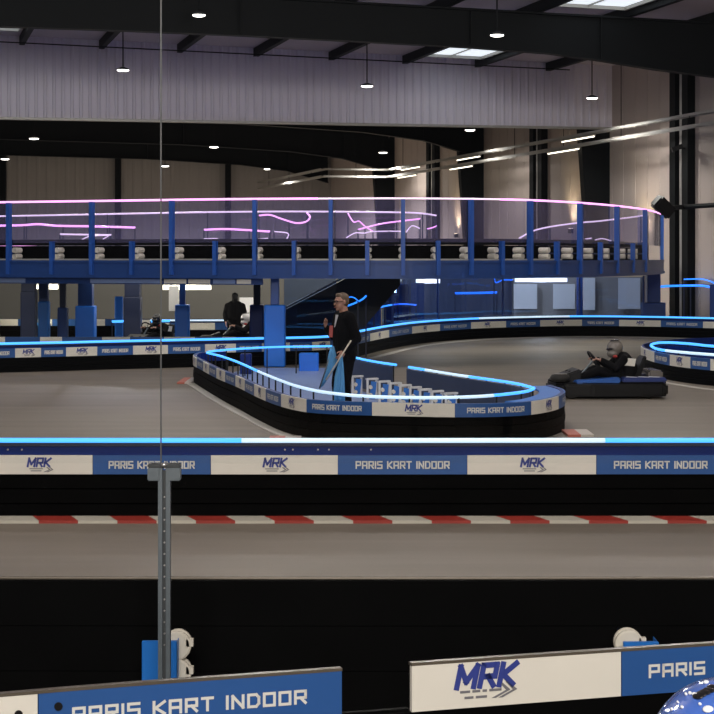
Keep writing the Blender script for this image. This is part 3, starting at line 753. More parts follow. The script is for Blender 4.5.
led_or_reflection('cyan light under the mezzanine left of the dark broad column', [(112, 321.6, 51), (118, 321.4, 51), (124, 321.2, 51)], 'led_cyan', .034, B0, n_post=.5)
led_or_reflection('cyan light under the mezzanine crossed by the glass seam', [(151, 321.4, 48), (160, 321, 48), (170, 320.8, 48)], 'led_cyan', .03, B0, n_post=.5)
p0 = at(119, 258, 52); o = obj('padded_post', bbox((p0.x-.11, 51.9, 0), (p0.x+.11, 52.1, 1.2), .04), 'pad_blue'); tag(o, 'pale blue padded post rising from the cyan light', 'post')

# B: the island
LB = [(225, 377), (206, 377.6), (196, 379.2), (193.5, 382.6), (201, 387.8), (217, 398), (239, 409), (254, 418), (274, 428), (296, 435.2), (321, 439), (372, 441.3), (412, 442.3), (455, 443.2), (500, 442.6), (530, 440.4), (552, 436), (564, 430), (563, 424.5), (550, 419.5)]
PB = Path(floor_pts(LB))
s_ref = PB.s_px(372); lst = []
s = s_ref
while s > 0: lst.append(s); s -= 1.0 if len(lst) > 2 else .98
lst.append(0); lst = sorted(lst)
xb = len(lst)-1
lst += [PB.s_px(455), PB.s_px(531), PB.s_px(531)+1.0, PB.L]
isl = barrier('winding island barrier around the pale blue floor with cyan lights', PB, .56, .48, .315, lst, (xb % 2 == 1), [], backing='low', led_off=-.30, post_gap=400)
# top plate at the right nose
bm = bmesh.new(); strip(bm, PB, PB.s_px(531)-.1, PB.L, .45, .47, -.02, -.34); obj('top_plate', bm, 'box_blue', isl)
Lf = [(207, 352.8), (222, 356.5), (240, 363), (262, 373), (290, 384), (312, 390), (330, 393), (360, 396), (400, 397.4), (440, 397.6), (480, 396.4), (512, 393.5), (528, 391), (534, 388.4)]
ZI = .53
Pf = Path(floor_pts(Lf, ZI)); Lb = [(534, 388.2), (520, 384.4), (500, 381), (460, 375.4), (430, 370.6), (409, 367.2)]
Pb = Path(floor_pts(Lb, ZI)); Lc = [(396, 364.8), (380, 362.6), (362, 359.2), (352, 356.6)]
Pc = Path(floor_pts(Lc, ZI)); Ld = [(332, 346.2), (300, 346.6), (270, 347.2), (240, 348.8), (218, 350.6), (209, 351.8), (207, 352.8)]
Pd = Path(floor_pts(Ld, ZI))
for P_, parts in ((Pf, [(0, .40, 'led_cyan'), (.40, .9, 'led_white'), (.9, 1, 'led_cyan')]), (Pb, [(0, .5, 'led_cyan'), (.5, .85, 'led_white'), (.85, 1, 'led_cyan')]), (Pc, [(0, 1, 'led_cyan')]), (Pd, [(0, 1, 'led_cyan')])):
    for f0, f1, m in parts:
        bm = bmesh.new(); ptube(bm, P_, P_.L*f0, P_.L*f1, 0, ZI, .020); obj('led_strip', bm, m, isl, True)
    bm = bmesh.new(); s = .1
    while s < P_.L: bar(bm, P_.pt(s, 0, 0), P_.pt(s, 0, ZI-.01), .022, .022); s += .62
    obj('led_bracket', bm, 'black', isl)
# glassy back panels between the island and the right straight
bm = bmesh.new()
strip(bm, Pb, .05, Pb.L-.02, .05, .50, -.03, -.05); strip(bm, Pc, .05, Pc.L-.02, .05, .50, -.03, -.05)
obj('back_panel', bm, 'navy_wall', isl)
# blue floor in the island
bm = bmesh.new()
ring = [PB.pt(PB.L*k/60, -.12, 0) for k in range(6, 58)]
pts = ring+[Pb.pt(Pb.L*k/8, -.1, 0) for k in range(1, 9)]+[Pc.pt(Pc.L*k/4, -.1, 0) for k in range(0, 5)]+[fl(352, 369), fl(330, 368.5), fl(262, 368.5), fl(240, 371)]
vs = [bm.verts.new((p.x, p.y, .012)) for p in pts]; f = bm.faces.new(vs); bmesh.ops.triangulate(bm, faces=[f])
struct('island_floor', bm, 'floor_blue', 'pale blue painted floor inside the island', 'floor')
# stub posts with white spacers behind the right island side
for k in range(9):
    x = (357, 372, 384, 395, 405, 415, 425, 437, 451)[k]
    y = (397, 400, 403, 405, 407.5, 410, 412.5, 414.5, 417)[k]
    p = fl(x, y)
    t = thing('barrier_stub', '%s low white stub frame with blue plate, counted from the person in the suit' % ('first', 'second', 'third', 'fourth', 'fifth', 'sixth', 'seventh', 'eighth', 'ninth')[k], 'stub post', p, 0, 'island stub frames')
    h = .33
    bm = bmesh.new()
    bar(bm, p+Vector((-.07, 0, 0)), p+Vector((-.07, 0, h)), .035, .035); bar(bm, p+Vector((.07, .12, 0)), p+Vector((.07, .12, h)), .035, .035)
    bar(bm, p+Vector((-.09, 0, h)), p+Vector((.09, .12, h)), .06, .03); obj('frame', bm, 'white_plain', t)
    bm = bmesh.new(); bar(bm, p+Vector((.0, .04, .0)), p+Vector((.03, .04, h-.04)), .09, .02); obj('plate', bm, 'box_blue', t)
    bm = bmesh.new()
    for zz in (.08, .2): tube(bm, [p+Vector((-.02, .0, zz)), p+Vector((-.02, .16, zz))], .03, 10)
    obj('spacer', bm, 'nylon', t)
o = obj('storage_box', bbox((at(299, 0, 37.6).x, 37.6, 0), (at(318.5, 0, 37.6).x, 38.0, .36), .02), 'pad_blue'); tag(o, 'low blue box on the floor between bright column and man', 'box')
o = obj('barrier_crate', bbox((at(240, 0, 36.6).x, 36.6, 0), (at(251, 0, 36.6).x, 36.9, .40), .02), 'plate_blue'); tag(o, 'small dark blue box at the left end inside the island', 'box')
# floor line and kerbs around the island
Lk = [(186, 380.5), (200, 390), (222, 403.5), (248, 418), (272, 430.5), (289, 437)]
Pk = Path(floor_pts(Lk)); bm = bmesh.new(); strip(bm, Pk, 0, Pk.L, 0, .012, .07, -.07); o = obj('track_line', bm, 'white_paint'); tag(o, 'white edge line along the left side of the island', 'track line')
def kerb(label, x0, x1, y0, y1, h=.03):
    p, q = fl((x0+x1)/2, y1), fl((x0+x1)/2, y0)
    w = (x1-x0)*p.y/F_PX
    bm = bmesh.new(); prism(bm, [Vector((-w/2, 0, 0)), Vector((w/2, 0, 0)), Vector((w/2, q.y-p.y, 0)), Vector((-w/2, q.y-p.y, 0))], Vector((0, 0, h)))
    o = obj('kerb', bm, 'kerb_short'); o.location = (p.x, p.y, 0); tag(o, label, 'kerb')
kerb('red and white kerb at the left tip of the island', 177, 192, 379, 384)
kerb('red and white kerb at the left foot of the island front', 268, 300, 438, 442.5)
kerb('red and white kerb at the right nose of the island', 568, 594, 431.5, 437)

# C: right island
LC = [(770, 357), (714, 358.5), (680, 360), (655, 363), (643, 366.4), (641, 369), (645, 372.6), (660, 378), (685, 382.6), (714, 386), (770, 391)]
PC = Path(floor_pts(LC))
bc = [0]+sorted([PC.s_px(769.9)] and [])
sN = PC.s_of(fl(641, 369)); sE = PC.L
def s_after(px):
    return sN+min((abs((CX+PC.at(sN+(sE-sN)*k/800)[0].x*F_PX/PC.at(sN+(sE-sN)*k/800)[0].y)-px), (sE-sN)*k/800) for k in range(801))[1]
bc = [sN+.02, s_after(654.5), s_after(670), s_after(690.5), s_after(710.5), s_after(736), PC.L]
ic = barrier('rounded island barrier cut off at the right edge', PC, .52, .47, .27, bc, False, [], backing='low', led_off=-.25, post_gap=40)
Lr = [(770, 349), (714, 346.2), (690, 343.8), (665, 342.4), (654, 343.6), (651, 345.6), (656, 348.6), (666, 350.6), (690, 353), (714, 354.8), (770, 359)]
Pr = Path(floor_pts(Lr, .52))
sm_ = Pr.s_of(fl(666, 350.6, .52))
for s0, s1, m in ((0, sm_, 'led_cyan'), (sm_, Pr.L, 'led_white')):
    bm = bmesh.new(); ptube(bm, Pr, s0, s1, 0, .52, .026); obj('led_strip', bm, m, ic, True)
bm = bmesh.new(); s = .2
while s < Pr.L: bar(bm, Pr.pt(s, 0, .0), Pr.pt(s, 0, .51), .03, .03); s += 1.2
obj('led_bracket', bm, 'black', ic)
bm = bmesh.new(); strip(bm, Pr, 0, Pr.L, .0, .46, -.04, -.06); obj('inner_skirt', bm, 'plate_blue', ic)
P_ = Path(floor_pts([(632, 366), (640, 374.5), (660, 381.5), (685, 386), (714, 390), (770, 395)])); bm = bmesh.new(); strip(bm, P_, 0, P_.L, 0, .008, .06, -.06); o = obj('track_line', bm, 'white_line'); tag(o, 'pale edge line along the right island', 'track line')

# D: near barrier across the picture
yD = 16.44
PD = Path([(-5.6, yD), (-2, yD-.02), (0, yD-.03), (2, yD-.02), (5.6, yD)])
bd = [0]+[PD.s_of((x, yD)) if False else x+5.6 for x in (-4.3, -3.22, -2.284, -1.263, -.164, .952, 2.068, 3.18, 4.3)]+[PD.L]
nb = barrier('near barrier running straight across the picture in front of the island', PD, .667, .545, .381, bd, False,
        [(0, 5.6-1.0, 'led_cyan'), (5.6-1.0, 5.6+2.15, 'led_white'), (5.6+2.15, PD.L, 'led_cyan')], led_r=.023)
bm = bmesh.new(); prism(bm, [Vector((-6, 0, 0)), Vector((6, 0, 0)), Vector((6, .30, 0)), Vector((-6, .30, 0))], Vector((0, 0, .025)))
o = obj('kerb', bm, 'kerb_long'); o.location = (.30, yD-.34, 0); tag(o, 'long red and white kerb at the foot of the near barrier', 'kerb')
for x in (8, 22, 285, 293, 318, 329, 371):
    p = at(x, 449.5, yD-.0); bm = bmesh.new(); tube(bm, [p, p+Vector((0, -.012, 0))], .008, 8); obj('bolt', bm, 'silver', nb)

# E: trackside barrier seen from behind, with blue posts and white spacers
yE = 9.35
PE = Path([(-3.2, yE), (0, yE-.02), (3.2, yE)])
be = thing('trackside_barrier', 'black barrier seen from behind across the lower picture', 'barrier', (0, yE, 0))
bm = bmesh.new()
for k in range(3): strip(bm, PE, 0, PE.L, .222*k, .222*k+.219, .0, -.05)
strip(bm, PE, 0, PE.L, 0, .66, -.02, -.045); obj('rubber_belt', bm, 'rubber', be)
bm = bmesh.new(); ptube(bm, PE, 0, PE.L, -.03, .672, .008); obj('edge_strip', bm, 'lip', be)
def epost(px, w, top, sx, label):
    p = at(px, 640, 8.85)
    bm = bmesh.new(); box(bm, (p.x-w/2, 8.84, 0), (p.x+w/2, 8.87, top)); box(bm, (p.x+w/2-.004, 8.84, 0), (p.x+w/2, 9.0, top-.004))
    bmesh.ops.bevel(bm, geom=bm.edges[:], offset=.003, segments=1, affect='EDGES'); o = obj('post', bm, 'box_blue', be); o['label'] = label
    for k, zz in enumerate((top-.025 if sx < 0 else top-.035, top-.165)):
        cx = p.x+sx*(1 if sx > 0 else .85)
        bm = bmesh.new(); m = Matrix.Translation((cx, 9.0, zz-.01)) @ Matrix.Rotation(math.pi/2, 4, 'X')
        lathe(bm, [(.060, -.05), (.066, -.045), (.068, -.01), (.055, 0), (.055, .01), (.068, .015), (.068, .045), (.060, .05)], 24, m)
        box(bm, (cx+.045, 8.95, zz-.012), (cx+.078, 8.99, zz+.022))
        obj('spacer', bm, 'nylon', be, False)
        bm = bmesh.new(); tube(bm, [(cx, 8.95, zz-.01), (cx, 9.36, zz-.01)], .012, 8); obj('spacer_rod', bm, 'black', be)
epost(159.5, .163, .466, .07, 'blue steel post plate with cream spacers on its right')
epost(641, .165, .462, -.045, 'blue steel post plate with cream spacer on top')

# F: nearest fence with sign boards (right under the viewer)
def FZt(px, py, z=.60): return fl(px, py, z)
PFp = Path([tuple(FZt(x, y).xy) for x, y in ((-120, 702), (-40, 695.5), (38, 688.5), (160, 679), (280, 670.5), (400, 662), (560, 651), (714, 641), (860, 633))])
fa = thing('sign_fence', 'nearest fence at the bottom carrying the largest lettered panels', 'fence', PFp.pt(PFp.L/2, 0, 0))
sb = [0, PFp.s_px(38), PFp.s_px(342), PFp.s_px(411), PFp.s_px(621), PFp.s_px(621)+1.15, PFp.L]
def big_sign(s0, s1, blue, text, ctr=None, width=None):
    zb, zt = .392, .581
    bm = bmesh.new(); strip(bm, PFp, s0+.002, s1-.002, zb, zt, .004, -.02)
    p = obj('sign_panel', bm, 'blue_sign' if blue else 'white_sign', fa)
    H = zt-zb
    if text == 'P':
        tl0 = text_len('PARIS KART INDOOR', .047, 1.0, .42); w = width/tl0
        b2 = bmesh.new(); letters(b2, PFp, ctr-width/2, zb+H*.39, .047, 'PARIS KART INDOOR', w, .008, .0115, .42); obj('lettering', b2, 'letter_white', p)
        p['label'] = 'blue panel lettered PARIS KART INDOOR in white'
    elif text == 'M':
        h = .085; w = .88; tl = text_len('MRK', h, w, .36)
        xx = ctr-tl/2
        for ch in 'MRK':
            b2 = bmesh.new(); xx += letters(b2, PFp, xx, zb+H*.46, h, ch, w, .008, .024, .36, .22); obj('letter', b2, 'letter_blue', p)
        b3 = bmesh.new(); mid = ctr
        for j, (xx, ww) in enumerate(((-.11, .045), (-.055, .035), (-.01, .02), (.02, .055))): quad(b3, PFp, [(0, 0), (ww, 0), (ww, .010), (0, .010)], .008, mid+xx, zb+H*.33)
        for j, (xx, ww) in enumerate(((-.09, .04), (-.04, .05))): quad(b3, PFp, [(0, 0), (ww, 0), (ww, .010), (0, .010)], .008, mid+xx, zb+H*.20)
        for k in (0, .03):
            quad(b3, PFp, [(.03+k, .0), (.05+k, .0), (.115+k, .03), (.095+k, .03)], .008, mid, zb+H*.18); quad(b3, PFp, [(.095+k, .03), (.115+k, .03), (.075+k, .065), (.062+k, .065)], .008, mid, zb+H*.18)
        obj('emblem_detail', b3, 'letter_grey', p); p['label'] = 'off-white panel with slanted blue MRK emblem'
    return p
big_sign(sb[0], sb[1], False, None)
big_sign(sb[1], sb[2], True, 'P', (PFp.s_px(73)+PFp.s_px(305))/2, PFp.s_px(305)-PFp.s_px(73))
big_sign(sb[3], sb[4], False, 'M', PFp.s_px(484))
big_sign(sb[4], sb[5], True, 'P', PFp.s_px(649)+.46, .92)
bm = bmesh.new(); strip(bm, PFp, 0, sb[2], .581, .593, .006, -.030); obj('top_lip', bm, 'lip', fa)
bm = bmesh.new(); strip(bm, PFp, sb[3], PFp.L, .581, .593, .006, -.030); obj('top_lip', bm, 'lip', fa)
bm = bmesh.new(); strip(bm, PFp, 0, PFp.L, .0, .390, -.0, -.06); obj('rubber_belt', bm, 'rubber', fa)
bm = bmesh.new(); strip(bm, PFp, 0, sb[2]-.001, .390, .580, -.022, -.028); strip(bm, PFp, sb[3]+.001, PFp.L, .390, .580, -.022, -.028); strip(bm, PFp, sb[2], sb[3], .391, .40, -.03, -.06)
obj('backing_board', bm, 'rubber', fa)
for x, y in ((18, 714), (58, 706)):
    s = PFp.s_px(x); q = PFp.pt(s, .004, EYE-(y-HZ)*PFp.at(s)[0].y/F_PX); d = PFp.at(s)[1]; n = Vector((d.y, -d.x, 0))
    bm = bmesh.new(); tube(bm, [q, q+n*.008], .016, 14); obj('bolt', bm, 'black', fa)

# glass screen in front of the viewer, standing on a clamp post
yG = 8.35; gx = at(161, 0, yG).x
t = thing('clamp_post', 'grey twin channel post with clamp head holding the glass panes', 'post', (gx, yG, 0))
gp = at(164.5, 0, yG).x; zt_ = at(0, 466, yG).z
for dx in (-.017, .017):
    bm = bmesh.new(); box(bm, (gp+dx-.0095, yG-.02, 0), (gp+dx+.0095, yG+.02, zt_))
    obj('channel', bm, 'alu', t)
bm = bmesh.new(); box(bm, (gp-.008, yG+.0, 0), (gp+.008, yG+.018, zt_-.02)); obj('web', bm, 'alu_dark', t)
for k in range(14):
    zz = .55+.05*k; bm = bmesh.new(); tube(bm, [(gp, yG+.001, zz), (gp, yG-.006, zz)], .004, 8); obj('screw', bm, 'silver', t)
for sx in (-1, 1):
    bm = bmesh.new(); box(bm, (gp+sx*.046-.026, yG-.03, zt_-.062), (gp+sx*.046+.026, yG+.03, zt_-.006))
    bmesh.ops.bevel(bm, geom=bm.edges[:], offset=.004, segments=2, affect='EDGES'); obj('clamp', bm, 'alu', t)
bm = bmesh.new()
box(bm, (gp-.072, yG-.028, zt_-.006), (gp+.072, yG+.028, zt_+.012)); bmesh.ops.bevel(bm, geom=bm.edges[:], offset=.004, segments=2, affect='EDGES'); obj('clamp_pad', bm, 'alu_dark', t)
bm = bmesh.new(); ell(bm, (gp, yG-.03, zt_+.008), (.014, .008, .010)); obj('cap_screw', bm, 'silver', t, True)
zb_ = zt_+.013
for x0, x1, lab in ((-3.0, gx-.003, 'large clear glass pane left of the vertical seam'), (gx+.003, 3.0, 'large clear glass pane right of the vertical seam')):
    bm = bbox((x0, yG-.006, zb_), (x1, yG+.006, 4.4)); o = obj('glass_screen', bm, 'glass_near'); tag(o, lab, 'glass screen')
bm = bbox((gx-.0028, yG-.006, zb_), (gx+.0028, yG+.006, 4.4)); o = obj('glass_seal', bm, 'seal'); tag(o, 'thin grey vertical seal between the two glass panes', 'seal')

# ------------------------------------------------------------------ figures
def solid(name, build, material, parent, voxel=.012, smooth=2):
    bm = bmesh.new(); build(bm)
    me = bpy.data.meshes.new(name); bm.to_mesh(me); bm.free()
    o = bpy.data.objects.new(name, me); COL.objects.link(o)
    r = o.modifiers.new('r', 'REMESH'); r.mode = 'VOXEL'; r.voxel_size = voxel
    if smooth:
        s = o.modifiers.new('s', 'SMOOTH'); s.iterations = smooth; s.factor = .5
    dg = bpy.context.evaluated_depsgraph_get(); dg.update()
    new = bpy.data.meshes.new_from_object(o.evaluated_get(dg)); bpy.data.objects.remove(o); bpy.data.meshes.remove(me)
    new.name = name
    return link(name, new, material, parent, True)
def limb(bm, p0, p1, r0, r1, n=12):
    p0, p1 = Vector(p0), Vector(p1); k = 6
    pts = [p0.lerp(p1, i/k) for i in range(k+1)]
    tube(bm, pts, r0, n, r1); ell(bm, p0, (r0,)*3, None, 12, 8); ell(bm, p1, (r1,)*3, None, 12, 8)
def chain(bm, pts, radii):
    for a, b, r0, r1 in zip(pts, pts[1:], radii, radii[1:]): limb(bm, a, b, r0, r1)
def hand(bm, wrist, d, palm_n, side, curl=.6, s=1.0):
    """d: direction of the fingers, palm_n: palm normal, side: thumb direction"""
    wrist, d, pn, sd = Vector(wrist), Vector(d).normalized(), Vector(palm_n).normalized(), Vector(side).normalized()
    rot = Matrix((sd, d, pn)).transposed()
    ell(bm, wrist+d*.045*s, (.040*s, .052*s, .018*s), rot)
    for k, (o, L) in enumerate(((.030, .070), (.010, .080), (-.010, .074), (-.029, .058))):
        a = wrist+d*.082*s+sd*o*s; d1 = (d+pn*curl*.6).normalized(); d2 = (d+pn*curl*1.8).normalized(); d3 = (d*.3+pn*curl*2.2).normalized()
        q1 = a+d1*L*.45*s; q2 = q1+d2*L*.32*s; q3 = q2+d3*L*.24*s
        chain(bm, [a-d*.03*s, a, q1, q2, q3], [.0095*s, .0095*s, .0088*s, .008*s, .007*s])
    a = wrist+d*.025*s+sd*.030*s; q1 = a+(sd*.8+d*.7+pn*.3).normalized()*.038*s; q2 = q1+(d+pn*.6+sd*.1).normalized()*.032*s
    chain(bm, [a-sd*.015*s, a, q1, q2], [.012*s, .0115*s, .0105*s, .009*s])
def head(bm, c, f, s=1.0, up=Vector((0, 0, 1))):
    """c = centre of the skull, f = facing"""
    c = Vector(c); f = Vector(f).normalized(); r = f.cross(up).normalized(); u_ = r.cross(f)
    rot = Matrix((r, f, u_)).transposed()
    ell(bm, c+u_*.02*s, (.074*s, .094*s, .100*s), rot, 18, 14)
    ell(bm, c+f*.028*s-u_*.055*s, (.058*s, .062*s, .068*s), rot)      # jaw
    ell(bm, c+f*.072*s-u_*.105*s, (.026*s, .022*s, .020*s), rot)       # chin
    chain(bm, [c+f*.088*s+u_*.005*s, c+f*.112*s-u_*.036*s], [.010*s, .016*s])   # nose
    ell(bm, c+f*.090*s+u_*.022*s, (.050*s, .016*s, .010*s), rot)       # brow
    ell(bm, c+f*.090*s-u_*.072*s, (.024*s, .012*s, .009*s), rot)       # lips
    for k in (-1, 1): ell(bm, c+r*.076*s*k-f*.008*s-u_*.005*s, (.010*s, .020*s, .032*s), rot)

# --- the marshal
mp = fl(344, 420.5); mp.z = 0.012
man = thing('person', 'person in a dark suit standing in the island, facing left and holding flags', 'person', mp)
Fd = Vector((-.93, -.36, 0)).normalized(); Rd = Fd.cross(Vector((0, 0, 1)))     # facing, his right
def W(f, r, z): return mp+Fd*f+Rd*r+Vector((0, 0, z))
# Rd: facing left (-x) with up z -> right hand side points away/toward the viewer
near = 1 if Rd.y < 0 else -1
nr = lambda f, r, z: W(f, r*near, z)            # r>0 is towards the viewer
hc = nr(.035, 0, 1.635)
hips = [nr(-.02, .09, .93), nr(-.02, -.09, .93)]
kn = [nr(.03, .10, .50), nr(.06, -.10, .50)]; ank = [nr(-.02, .10, .09), nr(.03, -.11, .09)]
shd = [nr(-.01, .195, 1.42), nr(.0, -.19, 1.42)]
elb = [nr(-.10, .25, 1.13), nr(.06, -.25, 1.15)]; wri = [nr(.075, .20, .96), nr(.20, -.16, 1.28)]
def mbody(bm):
    head(bm, hc, Fd+Vector((0, -.12, -.05)), .98)
    chain(bm, [nr(.01, 0, 1.55), nr(-.01, 0, 1.40)], [.058, .066])
    chain(bm, [nr(-.02, 0, 1.40), nr(0, 0, 1.2), nr(0, 0, .98)], [.09, .10, .11])
    for k in (0, 1):
        chain(bm, [nr(-.01, 0, 1.38), shd[k], elb[k], wri[k]], [.08, .055, .042, .030])
        chain(bm, [hips[k], kn[k], ank[k]], [.085, .058, .042]); chain(bm, [ank[k], ank[k]+Fd*.13-Vector((0, 0, .04))], [.042, .032])
    hand(bm, wri[0], Fd*.55+Vector((0, 0, -.8)), Fd*.3+Rd*-near*.9, Fd*.8+Vector((0, 0, .5)), .7)
    hand(bm, wri[1], Fd*.3+Vector((0, 0, .9))*.6+Rd*near*.3, Rd*near, Vector((0, 0, 1))-Fd*.4, .6)
solid('body', mbody, 'skin', man, .0075, 1)
def jacket(bm):
    chain(bm, [nr(-.01, 0, 1.46), nr(-.01, 0, 1.40)], [.075, .11])
    for k in (-1, 0, 1):
        chain(bm, [nr(-.01, .085*k, 1.385), nr(.01, .08*k, 1.22), nr(.0, .075*k, 1.05), nr(-.01, .085*k, .88)], [.115, .130, .128, .132])
    for k in (0, 1):
        chain(bm, [nr(-.01, .08*(1-2*k), 1.40), shd[k], elb[k], wri[k].lerp(elb[k], .08)], [.09, .082, .064, .050])
    chain(bm, [nr(.065, .03, 1.42), nr(.13, .03, 1.12)], [.022, .018])
solid('jacket', jacket, 'suit_black', man, .014, 3)
def trs(bm):
    chain(bm, [nr(-.01, .05, .95), nr(-.01, -.05, .95)], [.135, .135])
    for k in (0, 1): chain(bm, [hips[k], kn[k], ank[k]+Vector((0, 0, -.02))], [.118, .084, .070])
solid('trousers', trs, 'suit_black', man, .014, 3)
def shoes(bm):
    for k in (0, 1): chain(bm, [ank[k]+Vector((0, 0, -.035)), ank[k]+Fd*.17-Vector((0, 0, .045))], [.055, .042])
solid('shoe', shoes, 'black', man, .012, 2)
def hair(bm):
    u_ = Vector((0, 0, 1)); rot = Matrix((Rd, Fd, u_)).transposed()
    ell(bm, hc-Fd*.018+u_*.043, (.079, .094, .086), rot); ell(bm, hc-Fd*.045+u_*.0, (.074, .062, .085), rot)
    ell(bm, hc+Fd*.04+u_*.085, (.06, .05, .035), rot)
solid('hair', hair, 'hair', man, .010, 1)
bm = bmesh.new()
hf = (Fd+Vector((0, -.12, -.05))).normalized(); hr = hf.cross(Vector((0, 0, 1))).normalized()
for k in (-1, 1): ell(bm, hc+hf*.083+hr*.031*k+Vector((0, 0, .006)), (.012, .012, .009))
obj('eye', bm, 'eye', man, True)
bm = bmesh.new(); ell(bm, hc+hf*.097+Vector((0, 0, -.073)), (.02, .02, .007)); obj('mouth', bm, 'lip_red', man, True)
bm = bmesh.new()
for k in (-1, 1):
    c = hc+hf*.100+hr*.034*k+Vector((0, 0, .006))
    tube(bm, [c+hr*.026*math.cos(x*math.pi/6)+Vector((0, 0, .021*math.sin(x*math.pi/6))) for x in range(13)], .0035, 6)
    tube(bm, [c+hr*.026*k, c+hr*.042*k-hf*.10], .003, 6)
bar(bm, hc+hf*.105-hr*.008+Vector((0, 0, .01)), hc+hf*.105+hr*.008+Vector((0, 0, .01)), .004, .004)
obj('spectacles', bm, 'black', man)
bm = bmesh.new(); prism(bm, [nr(.10, -.03, 1.45), nr(.10, .05, 1.45), nr(.142, .02, 1.28)], Vector((0, 0, .004))+Fd*.012); obj('shirt_front', bm, 'shirt', man)
bm = bmesh.new(); bar(bm, nr(.150, -.1, 1.30), nr(.162, -.09, 1.14), .05, .02); obj('red_badge', bm, 'red', man)

# flags held in the near hand
hh = wri[0]+(Fd*.55+Vector((0, 0, -.8))).normalized()*.08
fd_ = (at(351, 340.5, 26.0)-at(319.5, 389, 26.0)).normalized()
def flag(label, gpt, top, bottom, cloth, stick='wood', th=.02):
    t = thing('flag', label, 'flag', bottom)
    bm = bmesh.new(); tube(bm, [bottom, top], .010, 8); obj('stick', bm, stick, t, True)
    bm = bmesh.new(); n = len(cloth); prev = None
    rows = []
    for i, (l, r) in enumerate(cloth):
        L_, R_ = Vector(l), Vector(r); row_ = []
        for j in range(13):
            q = j/12; p = L_.lerp(R_, q)+Vector((0, .025*math.sin(q*14+i*.6)*(.3+i/n), 0)); row_.append(p)
        rows.append(row_)
    fv = [[bm.verts.new(p) for p in r] for r in rows]; bv = [[bm.verts.new(p+Vector((0, .008, 0))) for p in r] for r in rows]
    for a in range(n-1):
        for j in range(12):
            bm.faces.new((fv[a][j], fv[a][j+1], fv[a+1][j+1], fv[a+1][j])); bm.faces.new((bv[a][j], bv[a+1][j], bv[a+1][j+1], bv[a][j+1]))
    for j in range(12):
        bm.faces.new((fv[0][j], bv[0][j], bv[0][j+1], fv[0][j+1])); bm.faces.new((fv[-1][j], fv[-1][j+1], bv[-1][j+1], bv[-1][j]))
    for a in range(n-1):
        bm.faces.new((fv[a][0], fv[a+1][0], bv[a+1][0], bv[a][0])); bm.faces.new((fv[a][12], bv[a][12], bv[a+1][12], fv[a+1][12]))
    obj('cloth', bm, 'flag_blue', t, True)
Dh = hh.y
flag('pale blue flag hanging from the hand of the person in the suit', hh, at(351, 340.5, Dh-.05), at(326, 380, Dh-.02),
     [(at(340.5, 355, Dh-.03), at(342.5, 355, Dh-.03)), (at(338, 364, Dh-.03), at(343.5, 366, Dh-.03)), (at(334.5, 377, Dh-.03), at(344.5, 380, Dh-.03)), (at(333.5, 390, Dh-.03), at(345, 394, Dh-.03)), (at(333, 402, Dh-.03), at(345, 404, Dh-.03))])
flag('second pale blue flag hanging behind the first, nearer the island centre', hh, at(333, 347, Dh+.14), at(319.5, 388.5, Dh+.12),
     [(at(330.5, 347, Dh+.12), at(334, 346, Dh+.12)), (at(328, 356, Dh+.12), at(336, 354, Dh+.12)), (at(327, 368, Dh+.12), at(338, 364, Dh+.12)), (at(323, 380, Dh+.12), at(330, 376, Dh+.12)), (at(320, 388, Dh+.12), at(323, 386, Dh+.12))], 'alu')

